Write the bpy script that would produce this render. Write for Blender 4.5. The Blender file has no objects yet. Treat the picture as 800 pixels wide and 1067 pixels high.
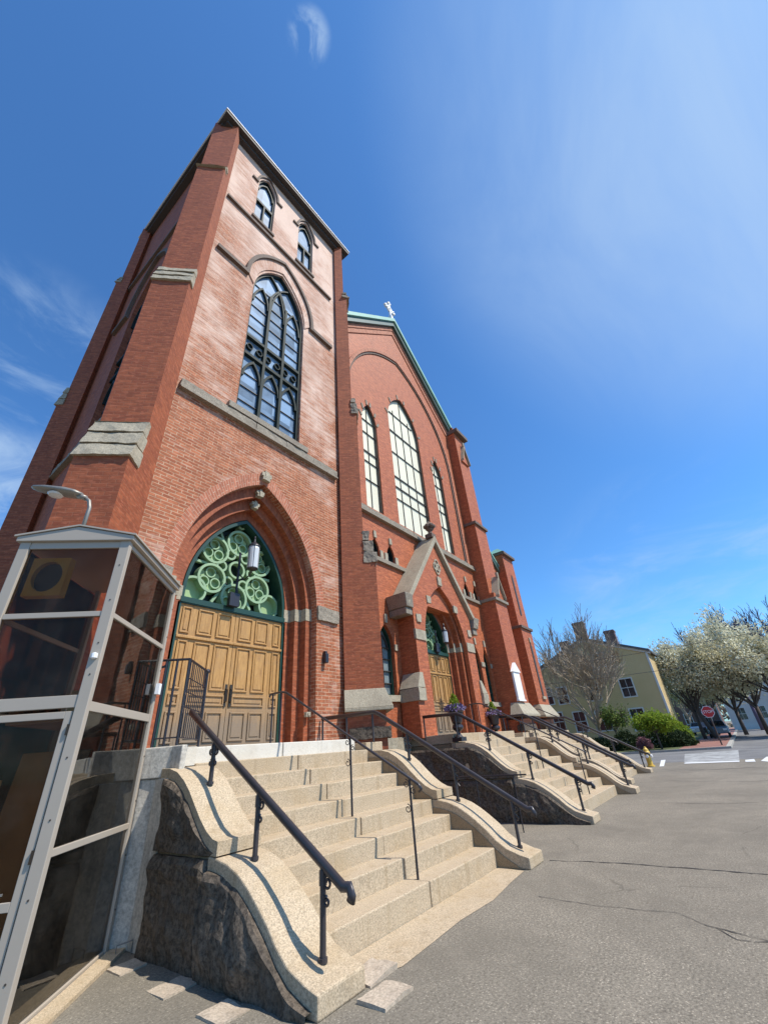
import bpy, bmesh, math, random
from math import sin, cos, pi, radians, sqrt, atan2
from mathutils import Vector, Matrix, noise
from mathutils.geometry import tessellate_polygon
random.seed(7)
scene = bpy.context.scene
col = scene.collection
V3 = Vector
Z = V3((0, 0, 1))

# ------------------------------------------------------------------ materials
class N:
    def __init__(s, name):
        s.m = bpy.data.materials.new(name); s.m.use_nodes = True
        s.t = s.m.node_tree; s.n = s.t.nodes; s.n.clear()
        s.o = s.n.new('ShaderNodeOutputMaterial'); s.p = s.n.new('ShaderNodeBsdfPrincipled')
        s.t.links.new(s.p.outputs[0], s.o.inputs[0])
    def l(s, a, b): s.t.links.new(a, b)
    def new(s, k, **kw):
        x = s.n.new('ShaderNode' + k)
        for a, b in kw.items(): setattr(x, a, b)
        return x
    def val(s, sock, v): s.p.inputs[sock].default_value = v
    def coord(s, what='Object', scale=(1, 1, 1)):
        c = s.new('TexCoord'); m = s.new('Mapping'); s.l(c.outputs[what], m.inputs[0]); m.inputs['Scale'].default_value = scale
        return m.outputs[0]
    def noise(s, co, scale, detail=5, rough=.6, dist=0):
        x = s.new('TexNoise'); x.inputs['Scale'].default_value = scale; x.inputs['Detail'].default_value = detail
        x.inputs['Roughness'].default_value = rough; x.inputs['Distortion'].default_value = dist
        s.l(co, x.inputs['Vector']); return x.outputs[0]
    def ramp(s, fac, *st):
        r = s.new('ValToRGB'); e = r.color_ramp.elements
        while len(e) < len(st): e.new(.5)
        for i, (p, c) in enumerate(st):
            e[i].position = p; e[i].color = (c if len(c) == 4 else (*c, 1)) if isinstance(c, tuple) else (c, c, c, 1)
        s.l(fac, r.inputs[0]); return r.outputs[0]
    def mix(s, fac, a, b, mode='MIX'):
        x = s.new('MixRGB', blend_type=mode)
        for i, v in enumerate((fac, a, b)):
            if hasattr(v, 'is_linked'): s.l(v, x.inputs[i])
            else: x.inputs[i].default_value = v if i == 0 else (*v, 1)
        return x.outputs[0]
    def bump(s, h, strength=.3, dist=.01, prev=None):
        b = s.new('Bump'); b.inputs['Strength'].default_value = strength; b.inputs['Distance'].default_value = dist
        s.l(h, b.inputs['Height'])
        if prev is not None: s.l(prev, b.inputs['Normal'])
        return b.outputs[0]
    def col(s, c): s.l(c, s.p.inputs['Base Color'])
    def nrm(s, c): s.l(c, s.p.inputs['Normal'])

def plain(name, c, rough=.6, metal=0, var=.12, nscale=6, bump=.1, spec=.5):
    k = N(name); co = k.coord()
    n = k.noise(co, nscale)
    k.col(k.mix(n, tuple(x * (1 - var) for x in c), tuple(min(1, x * (1 + var)) for x in c)))
    k.val('Roughness', rough); k.val('Metallic', metal); k.val('Specular IOR Level', spec)
    if bump: k.nrm(k.bump(k.noise(co, nscale * 9), bump, .004))
    return k.m

def brick(name, c1, c2, mortar, pale=None, pale_lo=0, stain=.5, rough=.55, msize=.006, bstr=.45, spec=.5):
    k = N(name)
    uv = k.coord('UV'); ob = k.coord('Object')
    b = k.new('TexBrick', offset=.5, offset_frequency=2, squash=1)
    b.inputs['Scale'].default_value = 1; b.inputs['Brick Width'].default_value = .24; b.inputs['Row Height'].default_value = .08
    b.inputs['Mortar Size'].default_value = msize; b.inputs['Mortar Smooth'].default_value = .3; b.inputs['Bias'].default_value = 0
    b.inputs['Color1'].default_value = (*c1, 1); b.inputs['Color2'].default_value = (*c2, 1); b.inputs['Mortar'].default_value = (*mortar, 1)
    k.l(uv, b.inputs['Vector'])
    c = b.outputs['Color']
    # brick to brick variation that ignores the mortar
    n2 = k.noise(k.coord('UV', (4.2, 12.5, 1)), 1, 2)
    c = k.mix(k.ramp(n2, (.42, .0), (.62, .6)), c, tuple(x * .55 for x in c1)); c = k.mix(k.ramp(k.noise(k.coord('UV', (3.9, 12.5, 1)), 1.7, 1), (.56, .0), (.66, .4)), c, tuple(min(.8, x * 1.35 + .03) for x in c1))
    if pale:  # pale patches, denser with height: sun sheen painted into the brick colour
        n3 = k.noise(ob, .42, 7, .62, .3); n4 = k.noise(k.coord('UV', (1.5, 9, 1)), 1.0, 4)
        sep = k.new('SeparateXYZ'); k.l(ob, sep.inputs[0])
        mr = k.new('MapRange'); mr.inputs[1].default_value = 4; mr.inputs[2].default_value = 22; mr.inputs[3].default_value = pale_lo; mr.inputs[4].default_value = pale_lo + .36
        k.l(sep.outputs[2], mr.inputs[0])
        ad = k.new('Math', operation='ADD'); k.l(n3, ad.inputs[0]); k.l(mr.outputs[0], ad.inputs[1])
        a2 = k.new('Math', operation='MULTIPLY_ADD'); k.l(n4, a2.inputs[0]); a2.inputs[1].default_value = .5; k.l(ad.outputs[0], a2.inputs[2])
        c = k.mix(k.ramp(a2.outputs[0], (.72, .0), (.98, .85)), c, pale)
    n5 = k.noise(k.coord('Object', (1, 1, .35)), 1.1, 6)
    c = k.mix(k.ramp(n5, (.45, 0.), (.8, stain)), c, tuple(x * .45 for x in c1))
    k.col(c); k.val('Roughness', rough); k.val('Specular IOR Level', spec)
    inv = k.ramp(b.outputs['Fac'], (0, 1.), (1, 0.))
    k.nrm(k.bump(k.noise(ob, 38), .25, .006, k.bump(inv, bstr, .008)))
    return k.m

def granite(name, c, dark=.55, speck=90, stain=None, rough=.8, bump=.35):
    k = N(name); co = k.coord()
    n = k.noise(co, speck, 3, .8)
    a = k.mix(k.ramp(n, (.36, 0.), (.62, 1.)), tuple(x * dark for x in c), tuple(min(.9, x * 1.14) for x in c))
    n2 = k.noise(co, 1.6, 6, .65)
    st = stain or (c[0] * .62, c[1] * .52, c[2] * .38)
    a = k.mix(k.ramp(n2, (.48, 0.), (.78, .7)), a, st)
    a = k.mix(k.ramp(k.noise(k.coord('Object', (7, 7, .7)), 1.3, 5), (.56, 0.), (.74, .55)), a, tuple(x * .7 for x in st)); a = k.mix(k.ramp(k.noise(co, 4.5, 6, .7), (.55, 0.), (.75, .35)), a, (c[0] * .5, c[1] * .48, c[2] * .46))
    k.col(a); k.val('Roughness', rough); k.val('Specular IOR Level', .3)
    k.nrm(k.bump(k.noise(co, 7, 6), .3, .02, k.bump(n, bump, .004)))
    return k.m

M = {}
M['brick_red'] = brick('painted_red_brick', (.48, .135, .050), (.34, .085, .033), (.42, .14, .065), stain=.22, rough=.62, spec=.4)
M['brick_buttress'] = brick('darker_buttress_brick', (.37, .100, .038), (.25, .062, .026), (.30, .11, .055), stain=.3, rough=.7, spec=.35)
M['brick_tower'] = brick('weathered_tower_brick_painted_sheen', (.44, .150, .070), (.27, .080, .038), (.50, .33, .22), pale=(.72, .54, .44), pale_lo=-.12, stain=.35, msize=.010, rough=.78, spec=.22)
M['brick_arch'] = brick('arch_ring_brick', (.47, .165, .09), (.34, .105, .055), (.54, .35, .25), stain=.15, msize=.009, rough=.75, spec=.25)
M['brick_chimney'] = brick('chimney_brick', (.20, .10, .075), (.15, .08, .06), (.22, .18, .15))
M['granite'] = granite('pale_granite', (.50, .395, .268), stain=(.36, .255, .135), speck=70)
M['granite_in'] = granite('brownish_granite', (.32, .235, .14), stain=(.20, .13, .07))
M['white_riser'] = granite('whitewashed_granite', (.60, .565, .49), dark=.85, stain=(.52, .46, .36))
M['trim'] = granite('weathered_trim_stone', (.31, .265, .205), dark=.5, speck=40, stain=(.14, .11, .085), bump=.7)
M['trim_light'] = granite('light_trim_stone', (.39, .34, .25), dark=.65, speck=40, stain=(.22, .18, .13))
M['belt'] = granite('dark_belt_stone', (.17, .125, .10), dark=.6, speck=40, stain=(.09, .065, .05), bump=.6)
M['rough'] = granite('dark_rock_faced_granite', (.135, .106, .078), dark=.3, speck=22, stain=(.055, .042, .030), bump=1.0)
M['concrete'] = granite('stained_concrete', (.54, .50, .43), dark=.7, speck=24, stain=(.20, .17, .14), bump=.5)
M['copper'] = plain('green_copper', (.20, .40, .33), .6, 0, .3, 3)
M['copper_dark'] = plain('dark_green_copper', (.05, .10, .09), .5, 0, .3, 3)
M['iron'] = plain('black_painted_iron', (.022, .020, .026), .38, 0, .25, 12, .2)
M['rail_iron'] = plain('weathered_dark_rail', (.046, .040, .043), .34, .1, .3, 9, .25)
M['paver'] = granite('pale_paving_stone', (.46, .38, .29), dark=.7, speck=45, stain=(.25, .2, .15))
M['frame_dark'] = plain('dark_green_window_frame', (.018, .028, .026), .6, 0, .2, spec=.12)
M['frame_green'] = plain('green_door_frame', (.012, .045, .030), .4, 0, .2)
M['tracery'] = plain('light_green_tracery', (.27, .40, .235), .6, 0, .18, 4)
M['tracery_back'] = plain('green_tympanum_panel', (.29, .40, .19), .6, 0, .25, 3)
M['tymp_dark'] = plain('dark_tympanum_recess', (.010, .022, .017), .5, 0, .2)
M['alu'] = plain('tan_painted_aluminium', (.39, .335, .27), .5, .0, .06, 3, .05)
M['alu_lamp'] = plain('grey_lamp_metal', (.24, .22, .19), .45, .4, .1)
M['white'] = plain('white_paint', (.80, .80, .80), .5, 0, .05)
M['cream_pane'] = plain('cream_window_cover', (.72, .68, .52), .55, 0, .10, 2.2, .1)
M['bar'] = plain('window_bar', (.055, .045, .038), .5)
M['brass'] = plain('dark_bronze', (.07, .05, .035), .4, .6)
M['red'] = plain('stop_sign_red', (.50, .02, .025), .4, 0, .05)
M['yellow_hyd'] = plain('yellow_hydrant_paint', (.62, .40, .06), .5, 0, .15)
M['tire'] = plain('tyre_rubber', (.02, .02, .02), .8)
M['roof'] = plain('grey_slate_roof', (.10, .10, .105), .7, 0, .25, 2)
M['membrane'] = plain('tower_roof_board', (.055, .045, .042), .7)
M['house_trim'] = plain('white_house_trim', (.66, .64, .60), .6)
M['plywood'] = plain('plywood_board', (.42, .25, .11), .6, 0, .3, 4)
M['cardboard'] = plain('cardboard', (.50, .36, .20), .7, 0, .15, 4)
M['yellow_fan'] = plain('yellow_fan_housing', (.62, .44, .05), .5)
M['soil'] = plain('soil', (.06, .04, .03), .9)
M['purple'] = plain('purple_petals', (.22, .16, .29), .7, 0, .3)
M['bark'] = plain('tree_bark', (.085, .065, .055), .9, 0, .3, 5, .4)
M['bark_pale'] = plain('pale_twigs', (.36, .29, .21), .9, 0, .3, 5)
M['bark_purple'] = plain('purple_twigs', (.115, .085, .125), .9, 0, .3, 5)
M['crack'] = plain('dark_crack', (.045, .040, .036), .95)  # even dark colour of the asphalt cracks
M['joint'] = plain('step_joint', (.10, .065, .03), .9)

def leafmat(name, a, b, tr=.25):
    k = N(name); co = k.coord(); n = k.noise(co, 2.3, 4); n2 = k.noise(co, 14, 2)
    c = k.mix(k.ramp(n, (.35, 0.), (.65, 1.)), a, b); c = k.mix(k.ramp(n2, (.4, 0.), (.7, .35)), c, tuple(x * .55 for x in a))
    k.col(c); k.val('Roughness', .7)
    k.val('Specular IOR Level', .2)
    t = k.new('BsdfTranslucent'); k.l(c, t.inputs[0]); mx = k.new('MixShader'); mx.inputs[0].default_value = tr
    k.l(k.p.outputs[0], mx.inputs[1]); k.l(t.outputs[0], mx.inputs[2]); k.l(mx.outputs[0], k.o.inputs[0])
    return k.m
M['blossom'] = leafmat('white_blossom', (.62, .60, .42), (.80, .77, .58))
M['blossom_green'] = leafmat('greenish_blossom', (.38, .40, .20), (.54, .53, .34))
M['leaf_bright'] = leafmat('bright_spring_leaves', (.16, .24, .02), (.28, .36, .04), .4)
M['leaf_dark'] = leafmat('dark_evergreen_leaves', (.018, .035, .012), (.04, .065, .02), .1)
M['leaf_mid'] = leafmat('mid_green_leaves', (.10, .15, .03), (.17, .22, .05))
M['leaf_pink'] = leafmat('pink_blooming_shrub', (.22, .10, .13), (.30, .16, .18))

def mk_asphalt(name, c, sp=.6):
    k = N(name); co = k.coord()
    n = k.noise(co, 42, 5, .85); n2 = k.noise(co, .55, 7, .65, .6); n3 = k.noise(co, 3.5, 5)
    v = k.new('TexVoronoi'); v.inputs['Scale'].default_value = 34; k.l(co, v.inputs['Vector'])
    a = k.mix(k.ramp(n, (.35, 0.), (.68, 1.)), tuple(x * sp for x in c), tuple(x * 1.5 for x in c))
    a = k.mix(k.ramp(v.outputs[0], (0.10, .85), (.26, 0.)), a, tuple(min(.8, x * 2.1) for x in c))
    a = k.mix(k.ramp(n2, (.40, 0.), (.66, .7)), a, tuple(x * .60 for x in c))
    a = k.mix(k.ramp(n3, (.5, 0.), (.85, .35)), a, tuple(x * 1.3 for x in c))
    # sparse hairline cracks
    v2 = k.new('TexVoronoi', feature='DISTANCE_TO_EDGE'); v2.inputs['Scale'].default_value = .32
    wn = k.new('TexNoise'); wn.inputs['Scale'].default_value = 1.7; wn.inputs['Detail'].default_value = 6; k.l(co, wn.inputs['Vector'])
    mx = k.new('MixRGB'); mx.inputs[0].default_value = .22; k.l(co, mx.inputs[1]); k.l(wn.outputs[1], mx.inputs[2]); k.l(mx.outputs[0], v2.inputs['Vector'])
    cr = k.ramp(v2.outputs[0], (.0, .55), (.004, 0.))
    cm = k.new('Math', operation='MULTIPLY'); k.l(cr, cm.inputs[0]); k.l(k.ramp(k.noise(co, .8, 3), (.5, 0.), (.6, 1.)), cm.inputs[1])
    a = k.mix(cm.outputs[0], a, tuple(x * .3 for x in c))
    k.col(a); k.val('Roughness', .9); k.val('Specular IOR Level', .25)
    k.nrm(k.bump(k.noise(co, 2.2, 5), .25, .03, k.bump(n, .6, .006)))
    return k.m
M['asphalt'] = mk_asphalt('worn_grey_asphalt', (.232, .204, .160), .34)
M['asphalt_st'] = mk_asphalt('street_asphalt', (.165, .160, .155), .8)
M['paint'] = plain('worn_road_paint', (.62, .62, .60), .7, 0, .2, 5)
k = N('worn_crosswalk_paint'); co = k.coord(); k.col(k.mix(k.ramp(k.noise(co, 1.4, 8, .7), (.42, 0.), (.6, .9)), (.20, .195, .185), (.42, .42, .40))); k.val('Roughness', .85); M['paint_worn'] = k.m
M['grass'] = plain('thin_grass', (.085, .10, .03), .95, 0, .4, 6, .5)
M['brick_walk'] = brick('brick_paving', (.36, .16, .12), (.28, .12, .09), (.30, .2, .16), stain=.2)
M['kerb'] = granite('granite_kerb', (.40, .38, .34), dark=.7)

# wood
k = N('honey_oak_door'); co = k.coord('Object', (9, 9, .9)); g = k.noise(co, 2.2, 9, .75, 1.6)
c = k.mix(k.ramp(g, (.3, 0.), (.7, 1.)), (.26, .125, .036), (.56, .315, .10))
ob = k.coord(); sep = k.new('SeparateXYZ'); k.l(ob, sep.inputs[0])
mr = k.new('MapRange'); k.l(sep.outputs[2], mr.inputs[0]); mr.inputs[1].default_value = 1.85; mr.inputs[2].default_value = 3.1; mr.inputs[3].default_value = .62; mr.inputs[4].default_value = 0
nm = k.noise(ob, 2.5, 6); a = k.new('Math', operation='MULTIPLY_ADD'); k.l(nm, a.inputs[0]); a.inputs[1].default_value = .5; k.l(mr.outputs[0], a.inputs[2])
c = k.mix(k.ramp(a.outputs[0], (.26, 0.), (.72, .9)), c, (.20, .155, .11))
k.col(c); k.val('Roughness', .55); k.nrm(k.bump(g, .35, .006)); M['wood'] = k.m
# clapboard
k = N('ochre_clapboard'); uv = k.coord('UV'); sep = k.new('SeparateXYZ'); k.l(uv, sep.inputs[0])
fr = k.new('Math', operation='MULTIPLY'); k.l(sep.outputs[1], fr.inputs[0]); fr.inputs[1].default_value = 6.5
fr2 = k.new('Math', operation='FRACT'); k.l(fr.outputs[0], fr2.inputs[0])
k.col(k.mix(k.noise(k.coord(), .8, 5), (.56, .42, .20), (.66, .51, .27))); k.nrm(k.bump(fr2.outputs[0], .6, .03)); k.val('Roughness', .75); M['clap'] = k.m
k = N('white_clapboard'); uv = k.coord('UV'); sep = k.new('SeparateXYZ'); k.l(uv, sep.inputs[0])
fr = k.new('Math', operation='MULTIPLY'); k.l(sep.outputs[1], fr.inputs[0]); fr.inputs[1].default_value = 6.5
fr2 = k.new('Math', operation='FRACT'); k.l(fr.outputs[0], fr2.inputs[0])
k.col(k.mix(k.noise(k.coord(), .8, 5), (.55, .55, .53), (.68, .68, .66))); k.nrm(k.bump(fr2.outputs[0], .6, .03)); M['clap_white'] = k.m
# window glass
def glass(name, c, rough=.08, metal=.35, scale=1.3, spec=.9):
    k = N(name); ob = k.coord('Object', (1, 1, 1))
    sn = k.new('VectorMath', operation='SNAP'); k.l(ob, sn.inputs[0]); sn.inputs[1].default_value = (.68, 9, .55); wn = k.new('TexWhiteNoise'); k.l(sn.outputs[0], wn.inputs[0])
    ad = k.new('Math', operation='MULTIPLY_ADD'); k.l(wn.outputs[0], ad.inputs[0]); ad.inputs[1].default_value = .45; k.l(k.noise(ob, scale, 4), ad.inputs[2]); sb = k.new('Math', operation='SUBTRACT'); k.l(ad.outputs[0], sb.inputs[0]); sb.inputs[1].default_value = .22; n = sb.outputs[0]
    k.col(k.mix(k.ramp(n, (.3, 0.), (.7, 1.)), tuple(x * .6 for x in c), tuple(x * 1.3 for x in c)))
    k.val('Roughness', rough); k.val('Metallic', metal); k.val('Specular IOR Level', spec)
    k.nrm(k.bump(k.noise(ob, 1.1, 2), .12, .05)); return k.m
M['glass_sky'] = glass('sky_painted_window_glass', (.19, .28, .40), .4, .0, spec=.03)  # blue base colour stands in for the reflected sky, hardly any specular
M['glass_lead'] = glass('leaded_glass', (.22, .27, .28), .25, .3, 9)
M['glass_dark'] = glass('dark_house_glass', (.03, .035, .045), .06, .1)
def tinted(name, ior):
    k = N(name); k.n.remove(k.p)
    gl = k.new('BsdfGlossy'); gl.inputs['Color'].default_value = (.95, .95, .93, 1); gl.inputs['Roughness'].default_value = .015
    tr = k.new('BsdfTransparent'); tr.inputs[0].default_value = (.78, .66, .56, 1)
    lw = k.new('Fresnel'); lw.inputs[0].default_value = ior
    b = k.new('Bump'); b.inputs['Strength'].default_value = .06; b.inputs['Distance'].default_value = .02; k.l(k.noise(k.coord(), 1.6, 2), b.inputs['Height']); k.l(b.outputs[0], gl.inputs['Normal'])
    dirt = k.new('BsdfDiffuse'); dirt.inputs[0].default_value = (.35, .31, .26, 1)
    mx = k.new('MixShader'); k.l(lw.outputs[0], mx.inputs[0]); k.l(tr.outputs[0], mx.inputs[1]); k.l(gl.outputs[0], mx.inputs[2])
    m2 = k.new('MixShader'); k.l(k.ramp(k.noise(k.coord(), 2.4, 7, .7), (.45, .01), (.85, .07)), m2.inputs[0]); k.l(mx.outputs[0], m2.inputs[1]); k.l(dirt.outputs[0], m2.inputs[2]); k.l(m2.outputs[0], k.o.inputs[0])
    return k.m
M['tint'] = tinted('tinted_booth_glass', 1.20); M['tint_side'] = tinted('reflective_booth_glass', 1.75)
k = N('frosted_lantern_glass'); k.col(k.mix(.5, (.55, .56, .56), (.6, .6, .58))); k.val('Roughness', .22); k.val('Specular IOR Level', .8); M['lantern'] = k.m
def carpaint(name, c):
    k = N(name); k.val('Base Color', (*c, 1)); k.val('Roughness', .25); k.val('Coat Weight', .8); k.val('Metallic', .3); return k.m

# ------------------------------------------------------------------ mesh building
WL = {}
class F:            # frame on a wall: s along the wall, z up, d into the wall
    def __init__(f, o, U, I): f.o = V3(o); f.U = V3(U).normalized(); f.I = V3(I).normalized()
    def __call__(f, s, z, d=0): return f.o + f.U * s + f.I * d + Z * z
FR = F((0, 0, 0), (1, 0, 0), (0, 1, 0))        # s = X, d = Y
def front(y): return F((0, y, 0), (1, 0, 0), (0, 1, 0))

class MB:
    def __init__(s): s.v = []; s.f = []; s.uv = {}
    def add(s, pts): i = len(s.v); s.v += [V3(p) for p in pts]; return i
    def face(s, idx, uv=None):
        if uv: s.uv[len(s.f)] = uv
        s.f.append(tuple(idx))
    def poly(s, pts, uv=None): i = s.add(pts); s.face(range(i, i + len(pts)), uv)
    def box(s, f, s0, s1, z0, z1, d0, d1):
        i = s.add([f(a, z, d) for d in (d0, d1) for z in (z0, z1) for a in (s0, s1)])
        for q in ((0, 1, 3, 2), (5, 4, 6, 7), (4, 0, 2, 6), (1, 5, 7, 3), (2, 3, 7, 6), (4, 5, 1, 0)): s.face([i + x for x in q])
        return s
    def hexa(s, b, t):      # bottom 4 points, top 4 points
        i = s.add(list(b) + list(t))
        s.face([i + 3, i + 2, i + 1, i]); s.face([i + 4, i + 5, i + 6, i + 7])
        for a in range(4): n = (a + 1) % 4; s.face([i + a, i + n, i + 4 + n, i + 4 + a])
        return s
    def prism(s, f, pts, d0, d1, holes=()):
        loops = [list(pts)] + [list(h) for h in holes]
        flat = [p for L in loops for p in L]
        tri = tessellate_polygon([[V3((p[0], p[1], 0)) for p in L] for L in loops])
        n = len(flat)
        i = s.add([f(p[0], p[1], d0) for p in flat] + [f(p[0], p[1], d1) for p in flat])
        for t in tri:
            s.face([i + t[0], i + t[1], i + t[2]]); s.face([i + n + t[2], i + n + t[1], i + n + t[0]])
        k = i
        for L in loops:
            m = len(L)
            for a in range(m): b = (a + 1) % m; s.face([k + a, k + b, k + n + b, k + n + a])
            k += m
        return s
    def ring(s, f, outer, inner, d0, d1, arcuv=True):   # open band between two equal-length 2D lines
        n = len(outer); L = 0
        i = s.add([f(*p, d0) for p in outer] + [f(*p, d0) for p in inner] + [f(*p, d1) for p in outer] + [f(*p, d1) for p in inner])
        for a in range(n - 1):
            b = a + 1
            seg = ((outer[b][0] - outer[a][0]) ** 2 + (outer[b][1] - outer[a][1]) ** 2) ** .5
            w = ((outer[a][0] - inner[a][0]) ** 2 + (outer[a][1] - inner[a][1]) ** 2) ** .5
            L2 = L + seg; dd = d1 - d0
            s.face([i + a, i + b, i + n + b, i + n + a], [(0, L), (0, L2), (w, L2), (w, L)] if arcuv else None)
            s.face([i + n + a, i + n + b, i + 3 * n + b, i + 3 * n + a], [(0, L), (0, L2), (dd, L2), (dd, L)] if arcuv else None)
            s.face([i + b, i + a, i + 2 * n + a, i + 2 * n + b], [(0, L2), (0, L), (dd, L), (dd, L2)] if arcuv else None)
            s.face([i + 2 * n + a, i + 3 * n + a, i + 3 * n + b, i + 2 * n + b])
            L = L2
        s.face([i, i + n, i + 3 * n, i + 2 * n]); e = n - 1; s.face([i + n + e, i + e, i + 2 * n + e, i + 3 * n + e])
        return s
    def tube(s, path, r, seg=8, cap=True, flat=None):
        path = [V3(p) for p in path]; rings = []
        rr = r if isinstance(r, (list, tuple)) else [r] * len(path)
        prev = None
        for i, p in enumerate(path):
            t = (path[min(i + 1, len(path) - 1)] - path[max(i - 1, 0)]).normalized()
            a = prev if prev is not None else (V3((0, 0, 1)) if abs(t.z) < .9 else V3((1, 0, 0)))
            x = (a - t * a.dot(t)).normalized(); y = t.cross(x); prev = x
            fx, fy = flat or (1, 1)
            rings.append(s.add([p + x * cos(2 * pi * k / seg) * rr[i] * fx + y * sin(2 * pi * k / seg) * rr[i] * fy for k in range(seg)]))
        for a, b in zip(rings, rings[1:]):
            for k in range(seg): n = (k + 1) % seg; s.face([a + k, a + n, b + n, b + k])
        if cap:
            s.face([rings[0] + k for k in reversed(range(seg))]); s.face([rings[-1] + k for k in range(seg)])
        return s
    def lathe(s, c, prof, seg=20):
        c = V3(c); rings = [s.add([c + V3((cos(2 * pi * k / seg) * r, sin(2 * pi * k / seg) * r, z)) for k in range(seg)]) for r, z in prof]
        for a, b in zip(rings, rings[1:]):
            for k in range(seg): n = (k + 1) % seg; s.face([a + k, a + n, b + n, b + k])
        s.face([rings[0] + k for k in reversed(range(seg))]); s.face([rings[-1] + k for k in range(seg)])
        return s
    def rock(s, f, s0, s1, z0, z1, d0, d1, amp=.03, res=.09, seed=0):
        bm = bmesh.new(); bmesh.ops.create_cube(bm, size=1)
        L = (s1 - s0, z1 - z0, d1 - d0)
        for v in bm.verts: v.co = V3((v.co.x * L[0], v.co.y * L[2], v.co.z * L[1]))
        for ax, ln in ((0, L[0]), (1, L[2]), (2, L[1])):
            cuts = min(60, int(abs(ln) / res))
            if cuts:
                es = [e for e in bm.edges if abs((e.verts[0].co - e.verts[1].co).normalized()[ax]) > .9]
                bmesh.ops.subdivide_edges(bm, edges=es, cuts=cuts, use_grid_fill=True)
        base = len(s.v)
        for v in bm.verts:
            q = v.co.copy(); c = f((s0 + s1) / 2 + q.x, (z0 + z1) / 2 + q.z, (d0 + d1) / 2 + q.y)
            w = noise.noise_vector(c * 3.1 + V3((seed, 0, 0))) * amp + noise.noise_vector(c * 9.3) * amp * .5
            s.v.append(c + w)
        bm.verts.index_update()
        for fc in bm.faces: s.face([base + v.index for v in fc.verts])
        bm.free(); return s
    def obj(s, name, mat, parent=None, smooth=False, bevel=0, recenter=None, fixn=True):
        me = bpy.data.meshes.new(name)
        off = V3((0, 0, 0))
        if parent is None and recenter is not False:
            xs = [p.x for p in s.v]; ys = [p.y for p in s.v]; zs = [p.z for p in s.v]
            off = V3(((min(xs) + max(xs)) / 2, (min(ys) + max(ys)) / 2, min(zs)))
        me.from_pydata([p - off for p in s.v], [], s.f)
        uvl = me.uv_layers.new(name='UVMap')
        for pi_, p in enumerate(me.polygons):
            if pi_ in s.uv:
                for li, q in zip(p.loop_indices, s.uv[pi_]): uvl.data[li].uv = q
                continue
            n = p.normal
            if abs(n.z) > .93:
                for li in p.loop_indices: q = me.vertices[me.loops[li].vertex_index].co + off; uvl.data[li].uv = (q.x, q.y)
            else:
                t = Z.cross(n).normalized()
                if abs(t.x) >= abs(t.y): t = t if t.x > 0 else -t
                else: t = t if t.y > 0 else -t
                w = n.cross(t); w = w if w.z > 0 else -w
                for li in p.loop_indices: q = me.vertices[me.loops[li].vertex_index].co + off; uvl.data[li].uv = (q.dot(t), q.dot(w))
        me.materials.append(mat if not isinstance(mat, str) else M[mat])
        if fixn:
            bm = bmesh.new(); bm.from_mesh(me); bmesh.ops.recalc_face_normals(bm, faces=bm.faces); bm.to_mesh(me); bm.free()
        if smooth: me.shade_smooth()
        o = bpy.data.objects.new(name, me); col.objects.link(o)
        o.location = off; WL[o] = off
        if parent is not None:
            o.parent = parent; o.matrix_parent_inverse = Matrix.Translation(-WL[parent])
        if bevel:
            b = o.modifiers.new('bevel', 'BEVEL'); b.width = bevel; b.segments = 2; b.limit_method = 'ANGLE'; b.angle_limit = radians(40)
        return o

def split_obj(m, name, mat, parent, **kw):
    par = list(range(len(m.v)))
    def find(a):
        while par[a] != a: par[a] = par[par[a]]; a = par[a]
        return a
    for f in m.f:
        for q in f[1:]: par[find(q)] = find(f[0])
    comp = {}
    for i, f in enumerate(m.f): comp.setdefault(find(f[0]), []).append(i)
    out = []
    for fs in comp.values():
        k = MB(); mp = {}
        for i in fs:
            idx = []
            for q in m.f[i]:
                if q not in mp: mp[q] = len(k.v); k.v.append(m.v[q])
                idx.append(mp[q])
            k.face(idx, m.uv.get(i))
        out.append(k.obj(name, mat, parent, **kw))
    return out
def tag(o, label=None, cat=None, group=None, kind=None):
    if label: o['label'] = label
    if cat: o['category'] = cat
    if group: o['group'] = group
    if kind: o['kind'] = kind
    return o
def thing(name, loc, label, cat, group=None):
    o = bpy.data.objects.new(name, None); o.empty_display_size = .3; col.objects.link(o); o.location = loc; WL[o] = V3(loc)
    return tag(o, label, cat, group)

def arch(cx, w, z0, zs, za, n=10):      # open line: up the left side, over the point, down the right side
    h = za - zs; R = (w * w + h * h) / (2 * w); pts = [(cx - w, z0)]
    a1 = atan2(h, R - w)
    L = [(cx - w + R - R * cos(a1 * i / n), zs + R * sin(a1 * i / n)) for i in range(n + 1)]
    return pts + L + [(2 * cx - x, z) for x, z in reversed(L[:-1])] + [(cx + w, z0)]
def archhead(cx, w, zs, za, n=10): return arch(cx, w, zs, zs, za, n)[1:-1]

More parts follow.
